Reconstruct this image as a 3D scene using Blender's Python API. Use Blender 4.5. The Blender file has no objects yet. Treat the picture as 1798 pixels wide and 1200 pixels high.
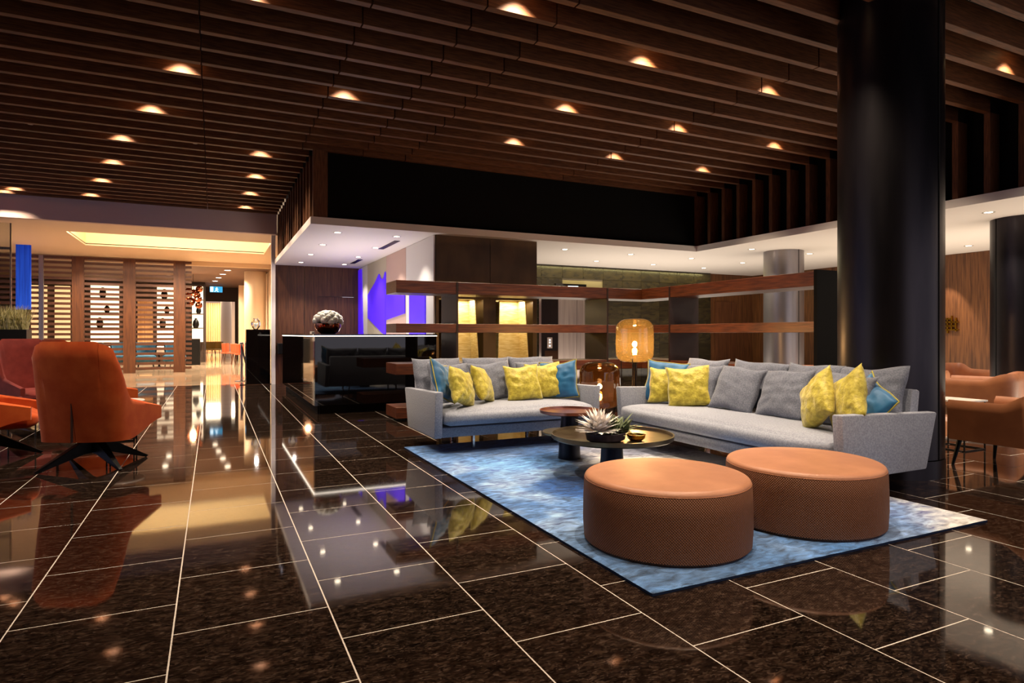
import bpy, bmesh, math, random
from mathutils import Matrix, Vector
R = math.radians
PI = math.pi
rnd = random.Random(7)
sc = bpy.context.scene
COL = sc.collection

# ------------------------------------------------------------------ camera, world, exposure
CAM_F, CAM_YAW, CAM_H = 1102.0, 0.4446, 1.2
cam_data = bpy.data.cameras.new('camera')
cam = bpy.data.objects.new('camera', cam_data)
COL.objects.link(cam)
cam.location = (0, 0, CAM_H)
cam.rotation_euler = (PI / 2, 0, -CAM_YAW)
cam_data.sensor_width = 36
cam_data.lens = 36 * CAM_F / 1798
cam_data.shift_y = -13 / 1798
cam_data.clip_end = 200
sc.camera = cam

world = bpy.data.worlds.new('world')
sc.world = world
world.use_nodes = True
bg = world.node_tree.nodes['Background']
bg.inputs[0].default_value = (0.80, 0.74, 0.84, 1)      # evening light entering left, and by an opening added behind the camera
bg.inputs[1].default_value = 0.55

sc.view_settings.view_transform = 'Standard'
sc.view_settings.look = 'None'
sc.view_settings.gamma = 1
sc.view_settings.use_curve_mapping = False
sc.view_settings.exposure = 0.9
try:
    sc.cycles.use_denoising = True
    sc.cycles.max_bounces = 8
    sc.cycles.transparent_max_bounces = 16
    sc.cycles.sample_clamp_indirect = 4.0
    sc.cycles.caustics_reflective = False
    sc.cycles.caustics_refractive = False
except Exception:
    pass

WARM = (1.0, 0.80, 0.58)
WARMER = (1.0, 0.66, 0.36)
NEUTRAL = (1.0, 0.90, 0.80)


def lamp(kind, name, loc, power, col=WARM, rot=(0, 0, 0), size=0.1, size_y=None, spot=None, blend=0.4, spread=None):
    d = bpy.data.lights.new(name, kind)
    d.energy = power
    d.color = col
    if kind == 'AREA':
        d.size = size
        if size_y:
            d.shape = 'RECTANGLE'
            d.size_y = size_y
        if spread:
            d.spread = spread
    else:
        d.shadow_soft_size = size
    if kind == 'SPOT':
        d.spot_size = spot
        d.spot_blend = blend
    o = bpy.data.objects.new(name, d)
    o.location = loc
    o.rotation_euler = rot
    COL.objects.link(o)
    return o


# large area lights: coves and far corridor, plus added uplights under the white soffits
lamp('AREA', 'cove_light', (-0.6, 17.15, 3.85), 100, (1.0, 0.87, 0.66), (R(90), 0, 0), 4.8, 0.3)
lamp('AREA', 'corridor_light', (0.5, 40.0, 3.3), 500, (1.0, 0.78, 0.52), (0, 0, 0), 2.0, 8.0)
lamp('AREA', 'reception_fill', (2.4, 12.4, 0.95), 30, (1.0, 0.90, 0.86), (PI, 0, 0), 1.2, 3.5)  # added uplight behind the counter, brightens the soffit; no lamp stands there
lamp('AREA', 'lobby_fill', (8.9, 11.6, 0.10), 80, (1.0, 0.86, 0.70), (PI, 0, 0), 5.5, 2.2)  # added unseen lamp that lightens the lift lobby soffit
lamp('AREA', 'lounge_fill', (11.4, 4.0, 0.10), 190, (1.0, 0.84, 0.64), (PI, 0, 0), 3.4, 10.0)  # added unseen lamp for the lounge soffit and the column's right side
lamp('AREA', 'lobby_cove_light', (8.8, 13.0, 2.84), 26, (1.0, 0.85, 0.32), (0, 0, 0), 6.8, 0.06)


# ------------------------------------------------------------------ material helpers
def lin(c):
    if isinstance(c, str):
        c = tuple(int(c[i:i + 2], 16) / 255 for i in (0, 2, 4))
        c = tuple(v / 12.92 if v <= 0.04045 else ((v + 0.055) / 1.055) ** 2.4 for v in c)
    return (c[0], c[1], c[2], 1)


def M(name, col, rough=0.5, metal=0.0, spec=0.5, col2=None, scale=6.0, stretch=(1, 1, 1), detail=4, lo=0.35, hi=0.65,
      bump=0.0, bscale=60.0, bstretch=None, bdetail=3, emit=None, estr=0.0, coat=0.0, sheen=0.0, ior=None, rand=0.0, coords='Object', rough2=None):
    m = bpy.data.materials.new(name)
    m.use_nodes = True
    nt = m.node_tree
    n, l = nt.nodes, nt.links
    b = n['Principled BSDF']
    b.inputs['Base Color'].default_value = lin(col)
    b.inputs['Roughness'].default_value = rough
    b.inputs['Metallic'].default_value = metal
    b.inputs['Specular IOR Level'].default_value = spec
    if ior:
        b.inputs['IOR'].default_value = ior
    b.inputs['Coat Weight'].default_value = coat
    b.inputs['Coat Roughness'].default_value = 0.05
    b.inputs['Sheen Weight'].default_value = sheen
    tc = n.new('ShaderNodeTexCoord')

    def noise(s, st, det):
        mp = n.new('ShaderNodeMapping')
        mp.inputs['Scale'].default_value = st
        l.new(tc.outputs[coords], mp.inputs[0])
        t = n.new('ShaderNodeTexNoise')
        t.inputs['Scale'].default_value = s
        t.inputs['Detail'].default_value = det
        l.new(mp.outputs[0], t.inputs['Vector'])
        return t, mp
    src = None
    if col2 is not None:
        t, mp = noise(scale, stretch, detail)
        if rand:
            oi = n.new('ShaderNodeObjectInfo')
            mu = n.new('ShaderNodeMath')
            mu.operation = 'MULTIPLY'
            mu.inputs[1].default_value = 37.0
            l.new(oi.outputs['Random'], mu.inputs[0])
            cb = n.new('ShaderNodeCombineXYZ')
            for k in range(3):
                l.new(mu.outputs[0], cb.inputs[k])
            l.new(cb.outputs[0], mp.inputs['Location'])
        rp = n.new('ShaderNodeValToRGB')
        rp.color_ramp.elements[0].position = lo
        rp.color_ramp.elements[0].color = lin(col)
        rp.color_ramp.elements[1].position = hi
        rp.color_ramp.elements[1].color = lin(col2)
        l.new(t.outputs['Fac'], rp.inputs[0])
        src = rp.outputs[0]
        if rough2 is not None:
            mr = n.new('ShaderNodeMapRange')
            mr.inputs[3].default_value = rough
            mr.inputs[4].default_value = rough2
            l.new(t.outputs['Fac'], mr.inputs[0])
            l.new(mr.outputs[0], b.inputs['Roughness'])
    if src is not None:
        if rand:
            hv = n.new('ShaderNodeHueSaturation')
            oi2 = n.new('ShaderNodeObjectInfo')
            mr = n.new('ShaderNodeMapRange')
            mr.inputs[3].default_value = 1 - rand
            mr.inputs[4].default_value = 1 + rand
            l.new(oi2.outputs['Random'], mr.inputs[0])
            l.new(mr.outputs[0], hv.inputs['Value'])
            l.new(src, hv.inputs['Color'])
            src = hv.outputs[0]
        l.new(src, b.inputs['Base Color'])
    if bump:
        t, _ = noise(bscale, bstretch or (1, 1, 1), bdetail)
        bp = n.new('ShaderNodeBump')
        bp.inputs['Strength'].default_value = bump
        bp.inputs['Distance'].default_value = 0.01
        l.new(t.outputs['Fac'], bp.inputs['Height'])
        l.new(bp.outputs[0], b.inputs['Normal'])
    if emit is not None:
        b.inputs['Emission Color'].default_value = lin(emit)
        b.inputs['Emission Strength'].default_value = estr
    return m


def glass(name, tint, edge, gloss=0.12, rough=0.02, haze=0.0, haze_col='ffb84a'):
    """thin blown glass: clear tinted in the middle, denser and glossier at the rim"""
    m = bpy.data.materials.new(name)
    m.use_nodes = True
    nt = m.node_tree
    n, l = nt.nodes, nt.links
    n.remove(n['Principled BSDF'])
    out = n['Material Output']
    lw = n.new('ShaderNodeLayerWeight')
    lw.inputs[0].default_value = 0.45
    rp = n.new('ShaderNodeValToRGB')
    rp.color_ramp.elements[0].color = lin(tint)
    rp.color_ramp.elements[1].color = lin(edge)
    rp.color_ramp.elements[0].position = 0.15
    rp.color_ramp.elements[1].position = 0.9
    l.new(lw.outputs['Facing'], rp.inputs[0])
    tr = n.new('ShaderNodeBsdfTransparent')
    l.new(rp.outputs[0], tr.inputs[0])
    gl = n.new('ShaderNodeBsdfGlossy')
    gl.inputs['Roughness'].default_value = rough
    fr = n.new('ShaderNodeFresnel')
    fr.inputs[0].default_value = 1.5
    mx = n.new('ShaderNodeMath')
    mx.operation = 'ADD'
    mx.use_clamp = True
    mx.inputs[1].default_value = gloss - 0.04
    l.new(fr.outputs[0], mx.inputs[0])
    body = tr.outputs[0]
    if haze:
        tl = n.new('ShaderNodeBsdfTranslucent')
        tl.inputs[0].default_value = lin(haze_col)
        mb = n.new('ShaderNodeMixShader')
        mb.inputs[0].default_value = haze
        l.new(tr.outputs[0], mb.inputs[1])
        l.new(tl.outputs[0], mb.inputs[2])
        body = mb.outputs[0]
    ms = n.new('ShaderNodeMixShader')
    l.new(mx.outputs[0], ms.inputs[0])
    l.new(body, ms.inputs[1])
    l.new(gl.outputs[0], ms.inputs[2])
    l.new(ms.outputs[0], out.inputs[0])
    return m


def granite():
    m = M('granite', '1b1210', 0.045, 0, 0.5, ior=1.62)
    nt = m.node_tree
    n, l = nt.nodes, nt.links
    b = n['Principled BSDF']
    ge = n.new('ShaderNodeNewGeometry')
    vo = n.new('ShaderNodeTexVoronoi')
    vo.inputs['Scale'].default_value = 125
    ns = n.new('ShaderNodeTexNoise')
    ns.inputs['Scale'].default_value = 24
    ns.inputs['Detail'].default_value = 5
    mp = n.new('ShaderNodeMapping')
    mp.inputs['Rotation'].default_value = (0, 0, 0.5)
    mp.inputs['Scale'].default_value = (0.6, 1.2, 1)
    l.new(ge.outputs['Position'], mp.inputs[0])
    mixv = n.new('ShaderNodeMixRGB')
    mixv.inputs[0].default_value = 0.04
    l.new(mp.outputs[0], mixv.inputs[1])
    n2 = n.new('ShaderNodeTexNoise')
    n2.inputs['Scale'].default_value = 30
    l.new(mp.outputs[0], n2.inputs['Vector'])
    l.new(n2.outputs['Color'], mixv.inputs[2])
    l.new(mixv.outputs[0], vo.inputs['Vector'])
    l.new(mp.outputs[0], ns.inputs['Vector'])
    r1 = n.new('ShaderNodeValToRGB')
    e = r1.color_ramp.elements
    e[0].position, e[0].color = 0.0, lin('120c0a')
    e[1].position, e[1].color = 1.0, lin('4a3b33')
    x = e.new(0.55); x.color = lin('2a1e18')
    x = e.new(0.82); x.color = lin('382a21')
    sepc = n.new('ShaderNodeSeparateColor')
    l.new(vo.outputs['Color'], sepc.inputs[0])
    l.new(sepc.outputs[0], r1.inputs[0])
    r2 = n.new('ShaderNodeValToRGB')
    r2.color_ramp.elements[0].position = 0.38
    r2.color_ramp.elements[0].color = (0.35, 0.35, 0.35, 1)
    r2.color_ramp.elements[1].position = 0.68
    r2.color_ramp.elements[1].color = (1.2, 1.2, 1.2, 1)
    l.new(ns.outputs['Fac'], r2.inputs[0])
    mu = n.new('ShaderNodeMixRGB')
    mu.blend_type = 'MULTIPLY'
    mu.inputs[0].default_value = 1
    l.new(r1.outputs[0], mu.inputs[1])
    l.new(r2.outputs[0], mu.inputs[2])
    l.new(mu.outputs[0], b.inputs['Base Color'])
    return m


def rug_mat():
    m = M('rug_pile', '6f94c2', 0.95, 0, 0.1, sheen=0.25)
    nt = m.node_tree
    n, l = nt.nodes, nt.links
    b = n['Principled BSDF']
    tc = n.new('ShaderNodeTexCoord')
    out = None

    def noise(s, det, st=(1, 1, 1), dist=0.0):
        mp = n.new('ShaderNodeMapping')
        mp.inputs['Scale'].default_value = st
        l.new(tc.outputs['Object'], mp.inputs[0])
        t = n.new('ShaderNodeTexNoise')
        t.inputs['Scale'].default_value = s
        t.inputs['Detail'].default_value = det
        t.inputs['Distortion'].default_value = dist
        l.new(mp.outputs[0], t.inputs['Vector'])
        return t.outputs['Fac']

    def blob(cx, cy, r, soft):
        """round woven medallion, its rim ragged"""
        mp = n.new('ShaderNodeMapping')
        mp.inputs['Location'].default_value = (-cx, -cy, 0)
        l.new(tc.outputs['Object'], mp.inputs[0])
        ad = n.new('ShaderNodeVectorMath')
        ad.operation = 'MULTIPLY'
        ad.inputs[1].default_value = (1, 1, 0)
        l.new(mp.outputs[0], ad.inputs[0])
        le = n.new('ShaderNodeVectorMath')
        le.operation = 'LENGTH'
        l.new(ad.outputs[0], le.inputs[0])
        no = n.new('ShaderNodeMath')
        no.operation = 'MULTIPLY_ADD'
        no.inputs[1].default_value = 0.5 * soft
        l.new(noise(5, 4), no.inputs[0])
        l.new(le.outputs['Value'], no.inputs[2])
        mr = n.new('ShaderNodeMapRange')
        mr.inputs[1].default_value = r + soft * 0.5
        mr.inputs[2].default_value = r - soft * 0.2
        l.new(no.outputs[0], mr.inputs[0])
        return mr.outputs[0]

    r0 = n.new('ShaderNodeValToRGB')
    e = r0.color_ramp.elements
    e[0].position, e[0].color = 0.30, lin('35609c')
    e[1].position, e[1].color = 0.72, lin('9fb8da')
    x = e.new(0.48); x.color = lin('5f88c2')
    l.new(noise(2.2, 8, (1, 1, 1), 0.4), r0.inputs[0])
    cur = r0.outputs[0]
    for cx, cy, r, soft, col, am in ((0.70, 0.55, 0.85, 0.4, 'f4f1ee', 0.97), (1.2, -1.75, 1.0, 0.6, 'e2ddd8', 0.9),
                                     (-0.56, -0.18, 0.36, 0.16, '184c92', 0.9), (-0.22, 0.86, 0.40, 0.3, '3d6fae', 0.8), (-0.75, 0.75, 0.35, 0.4, '6ea4e0', 0.7),
                                     (0.35, -2.0, 0.55, 0.4, '4a7dbb', 0.8), (-0.9, -1.7, 0.8, 0.6, '496f9f', 0.8), (0.9, -1.55, 0.4, 0.4, '3f78c0', 0.8),
                                     (-0.3, 1.9, 0.9, 0.5, '2a4f86', 0.8), (0.9, 1.3, 0.9, 0.5, '2a4170', 0.8)):
        mx = n.new('ShaderNodeMixRGB')
        mu = n.new('ShaderNodeMath')
        mu.operation = 'MULTIPLY'
        mu.inputs[1].default_value = am
        l.new(blob(cx, cy, r, soft), mu.inputs[0])
        l.new(mu.outputs[0], mx.inputs[0])
        l.new(cur, mx.inputs[1])
        mx.inputs[2].default_value = lin(col)
        cur = mx.outputs[0]
    fine = n.new('ShaderNodeMixRGB')
    fine.blend_type = 'OVERLAY'
    fine.inputs[0].default_value = 0.75
    l.new(cur, fine.inputs[1])
    r3 = n.new('ShaderNodeValToRGB')
    r3.color_ramp.elements[0].position = 0.3
    r3.color_ramp.elements[1].position = 0.7
    l.new(noise(9, 6, (1, 2.2, 1), 1.0), r3.inputs[0])
    l.new(r3.outputs[0], fine.inputs[2])
    l.new(fine.outputs[0], b.inputs['Base Color'])
    bp = n.new('ShaderNodeBump')
    bp.inputs['Strength'].default_value = 0.8
    bp.inputs['Distance'].default_value = 0.01
    l.new(noise(160, 2), bp.inputs['Height'])
    l.new(bp.outputs[0], b.inputs['Normal'])
    return m


def weave_mat():
    """tan leather side stitched all over with small dark dots"""
    m = M('woven_leather', '8f5a3c', 0.6, 0, 0.4)
    nt = m.node_tree
    n, l = nt.nodes, nt.links
    b = n['Principled BSDF']
    uv = n.new('ShaderNodeTexCoord')
    sp = n.new('ShaderNodeSeparateXYZ')
    l.new(uv.outputs['Object'], sp.inputs[0])
    at = n.new('ShaderNodeMath'); at.operation = 'ARCTAN2'
    l.new(sp.outputs[1], at.inputs[0]); l.new(sp.outputs[0], at.inputs[1])
    mu = n.new('ShaderNodeMath'); mu.operation = 'MULTIPLY'; mu.inputs[1].default_value = 420 / 2
    l.new(at.outputs[0], mu.inputs[0])
    mz = n.new('ShaderNodeMath'); mz.operation = 'MULTIPLY'; mz.inputs[1].default_value = 430
    l.new(sp.outputs[2], mz.inputs[0])
    s1 = n.new('ShaderNodeMath'); s1.operation = 'SINE'; l.new(mu.outputs[0], s1.inputs[0])
    s2 = n.new('ShaderNodeMath'); s2.operation = 'SINE'; l.new(mz.outputs[0], s2.inputs[0])
    pr = n.new('ShaderNodeMath'); pr.operation = 'MULTIPLY'
    l.new(s1.outputs[0], pr.inputs[0]); l.new(s2.outputs[0], pr.inputs[1])
    rp = n.new('ShaderNodeValToRGB')
    rp.color_ramp.elements[0].position, rp.color_ramp.elements[0].color = 0.30, lin('7d4c2e')
    rp.color_ramp.elements[1].position, rp.color_ramp.elements[1].color = 0.75, lin('2c1810')
    l.new(pr.outputs[0], rp.inputs[0])
    l.new(rp.outputs[0], b.inputs['Base Color'])
    bp = n.new('ShaderNodeBump')
    bp.inputs['Strength'].default_value = 0.5
    bp.inputs['Distance'].default_value = 0.004
    bp.invert = True
    l.new(pr.outputs[0], bp.inputs['Height'])
    l.new(bp.outputs[0], b.inputs['Normal'])
    return m


MAT = {}
MAT['granite'] = granite()
MAT['grout'] = M('grout', 'd8ccc2', 0.8)
MAT['beige_floor'] = M('beige_stone', 'a8917a', 0.05, 0, 0.5, 'c0a88e', 3, ior=1.6)
MAT['slat'] = M('slat_walnut', '4e2d19', 0.6, 0, 0.3, '6e4427', 5, (1.2, 14, 14), rand=0.18)
MAT['fin'] = M('fin_walnut', '4a2b18', 0.6, 0, 0.3, '684026', 5, (14, 14, 1.2), rand=0.18)
MAT['black'] = M('black_paint', '070607', 0.8, 0, 0.2)
MAT['black_wall'] = M('black_panel', '060506', 0.8, 0, 0.12, '080707', 3)
MAT['white_paint'] = M('white_plaster', 'e6ddd6', 0.7, 0, 0.3)
MAT['cream'] = M('cream_plaster', 'dcc4a8', 0.7, 0, 0.3)
MAT['bulk'] = M('mauve_plaster', 'bfa59e', 0.7, 0, 0.3)
MAT['cove'] = M('cove_plaster', 'f0d8aa', 0.7, 0, 0.3)
MAT['wood_wall'] = M('brown_veneer', '462817', 0.42, 0, 0.4, '643d24', 4, (9, 9, 0.5), 6)
MAT['wood_wall_b'] = M('warm_veneer', '4a2c19', 0.42, 0, 0.4, '6d4527', 4, (9, 9, 0.5), 6)
MAT['bronze_panel'] = M('bronze_panel', '4a371f', 0.4, 0.25, 0.5, '6b5231', 2.2, (1, 1, 0.5), 3)
MAT['gold_leaf'] = M('gold_leaf', 'd8b86c', 0.5, 0.2, 0.5, 'f0da9c', 7, (1, 1, 6), 5)
MAT['black_gloss'] = M('black_gloss', '080708', 0.03, 0, 0.5, ior=1.6)
MAT['mirror'] = M('mirror_glass', 'b9a99a', 0.03, 1.0)
MAT['led'] = M('led_strip', 'ffffff', 0.5, emit='fff0dc', estr=3.0)
MAT['shelf'] = M('shelf_walnut', '482313', 0.38, 0, 0.5, '6e3a1f', 4, (1.0, 12, 12), 5, rand=0.08)
MAT['shelf_y'] = M('shelf_walnut_y', '482313', 0.38, 0, 0.5, '6e3a1f', 4, (12, 1.0, 12), 5, rand=0.08)
MAT['upright'] = M('upright_lacquer', '2a1d1c', 0.45, 0, 0.4, '33241f', 3)
MAT['column'] = M('column_metal', '2a272b', 0.28, 0.85, 0.5, '383437', 2.5, (2, 2, 0.35), 4, rough2=0.38)
MAT['column_grey'] = M('column_grey_metal', '8a858a', 0.33, 0.85, 0.5, '9a9494', 2.5, (2, 2, 0.35), 4)
MAT['steel'] = M('brushed_steel', '9c8f8c', 0.3, 1.0, 0.5, 'b3a59f', 30, (1, 1, 0.03), 2)
MAT['chrome'] = M('chrome', 'd8d4d0', 0.08, 1.0)
MAT['fabric'] = M('grey_wool', '868a98', 0.95, 0, 0.15, 'a0a4b2', 90, (1, 1, 1), 2, bump=0.25, bscale=350, sheen=0.2)
MAT['fabric_dark'] = M('grey_wool_pillow', '656977', 0.95, 0, 0.15, '7d8190', 90, (1, 1, 1), 2, bump=0.25, bscale=350, sheen=0.2)
MAT['yellow'] = M('mustard_brocade', 'ab9a30', 0.5, 0, 0.4, 'cbbb45', 24, (1, 1, 1), 4, 0.40, 0.60, bump=0.7, bscale=34, sheen=0.3)
MAT['blue'] = M('petrol_velvet', '13527f', 0.5, 0, 0.3, '1d6a9c', 5, bump=0.25, bscale=12, sheen=0.5)
MAT['piping'] = M('lime_piping', 'a79a3a', 0.6)
MAT['rug'] = rug_mat()
MAT['rug_edge'] = M('rug_edge', '1c2740', 0.95, 0, 0.1)
MAT['leather'] = M('tan_leather', 'a66f52', 0.45, 0, 0.45, 'ba8060', 4, bump=0.12, bscale=140)
MAT['leather_dark'] = M('tan_hide', '9a6040', 0.42, 0, 0.45, 'b0714b', 4, bump=0.1, bscale=140)
MAT['weave'] = weave_mat()
MAT['bronze'] = M('bronze_metal', '6f5f48', 0.3, 0.9, 0.5, '85745a', 6)
MAT['copper'] = M('copper_metal', 'b87a6c', 0.28, 0.9, 0.5, 'c98f80', 6)
MAT['leg_metal'] = M('dark_leg_metal', '1e1f2a', 0.35, 0.7)
MAT['black_metal'] = M('black_metal', '0b0a0b', 0.4, 0.5)
MAT['amber'] = glass('amber_glass', 'fbe8c0', 'dca85a', 0.07, haze=0.04, haze_col='ffcc74')
MAT['smoke'] = glass('smoked_amber_glass', 'b89468', '5a3c1a', 0.09, haze=0.02, haze_col='a8682a')
MAT['clear'] = glass('clear_glass', 'eef2f0', 'b8c6c2', 0.05)
MAT['bulb'] = M('bulb', 'ffffff', 0.5, emit='ffb45a', estr=38.0)
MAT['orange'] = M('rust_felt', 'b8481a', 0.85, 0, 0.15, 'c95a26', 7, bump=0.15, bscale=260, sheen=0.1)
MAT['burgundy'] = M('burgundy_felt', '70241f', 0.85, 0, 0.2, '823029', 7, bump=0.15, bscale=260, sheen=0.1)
MAT['seam'] = M('dark_seam', '30100a', 0.9)
MAT['bowl'] = M('slate_bowl', '2a2330', 0.5, 0, 0.4, '352d3a', 12)
MAT['petal'] = M('ivory_petal', 'f6f0ea', 0.6, 0, 0.3, 'ece2de', 8, sheen=0.2)
MAT['leaf'] = M('sage_leaf', '4d5c41', 0.6, 0, 0.3, '8a9572', 9, rand=0.25)
MAT['gold_metal'] = M('gold_metal', 'c9952f', 0.22, 1.0)
MAT['hydrangea'] = M('white_floret', 'e6e4d0', 0.8, 0, 0.2, 'ffffff', 26)
MAT['copper_glass'] = M('copper_mirror', 'b06a4a', 0.12, 1.0, 0.5, '5a2a20', 5)
MAT['stone'] = M('olive_stone', '1f1b14', 0.25, 0, 0.5, '302919', 5, (1, 1, 3), 5, rand=0.25)
MAT['stone_grout'] = M('stone_joint', '8a7f66', 0.7)
MAT['m_white'] = M('mural_white', 'd9d2cb', 0.6)
MAT['m_beige'] = M('mural_beige', 'b7ab93', 0.6)
MAT['m_pink'] = M('mural_pink', 'c2a294', 0.6)
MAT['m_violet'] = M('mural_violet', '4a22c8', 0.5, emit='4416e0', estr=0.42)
MAT['down'] = M('downlight_lens', 'ffffff', 0.5, emit='ffe9c8', estr=9.0)
MAT['down_warm'] = M('downlight_lens_warm', 'ffffff', 0.5, emit='ffcf90', estr=8.0)
MAT['ring'] = M('lamp_ring', 'cfc6bc', 0.3, 0.6)
MAT['screen'] = M('screen_wood', '4a2a1a', 0.5, 0, 0.4, '61391f', 4, (8, 8, 0.6))
MAT['screen_slat'] = M('screen_slat', '4a2d20', 0.5, 0, 0.4, '5b3826', 4, (0.8, 8, 8))
MAT['backlit'] = M('backlit_panel', 'ffffff', 0.5, emit='ffe6bf', estr=0.9)
MAT['backlit_warm'] = M('backlit_warm', 'ffffff', 0.5, emit='ffcf88', estr=0.5)
MAT['dark_brown'] = M('dark_brown_paint', '3a2a22', 0.7)
MAT['rest_ceiling'] = M('taupe_plaster', '6b5040', 0.8)
MAT['curtain'] = M('cream_curtain', 'd9a56f', 0.8, 0, 0.2, 'f0c896', 2, (12, 12, 0.2), 2)
MAT['blue_drape'] = M('blue_glow_drape', '1239a8', 0.8, 0, 0.2, '1f57d2', 3, (9, 9, 0.3), 3, emit='1338b8', estr=0.2)  # faint emission put in for blue light on the cloth
MAT['window'] = M('dusk_window', '5a6fa8', 0.1, emit='9aa4d8', estr=0.7)
MAT['blue_seat'] = M('teal_upholstery', '2d5570', 0.8, 0, 0.2, '3a6a86', 6)
MAT['chair_orange'] = M('orange_shell', 'b8502a', 0.6)
MAT['chair_yellow'] = M('ochre_shell', 'b08a3a', 0.6)
MAT['linen'] = M('white_linen', 'dcd6d2', 0.8)
MAT['planter'] = M('planter_black', '121110', 0.5)
MAT['grass'] = M('feather_grass', 'b0a860', 0.8, 0, 0.2, 'f0e8bc', 20)
MAT['sign'] = M('sign_lit', 'dff4ff', 0.5, emit='cdeeff', estr=1.4)
MAT['sign_green'] = M('sign_teal', '2f8fb0', 0.5, emit='2f8fc0', estr=0.8)
MAT['white_table'] = M('white_top', 'e8e2dc', 0.25)
MAT['glass_top'] = M('dark_glass_top', '12202c', 0.05, 0, 0.6)
MAT['rope'] = M('rope_black', '0d0c0d', 0.8)


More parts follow.
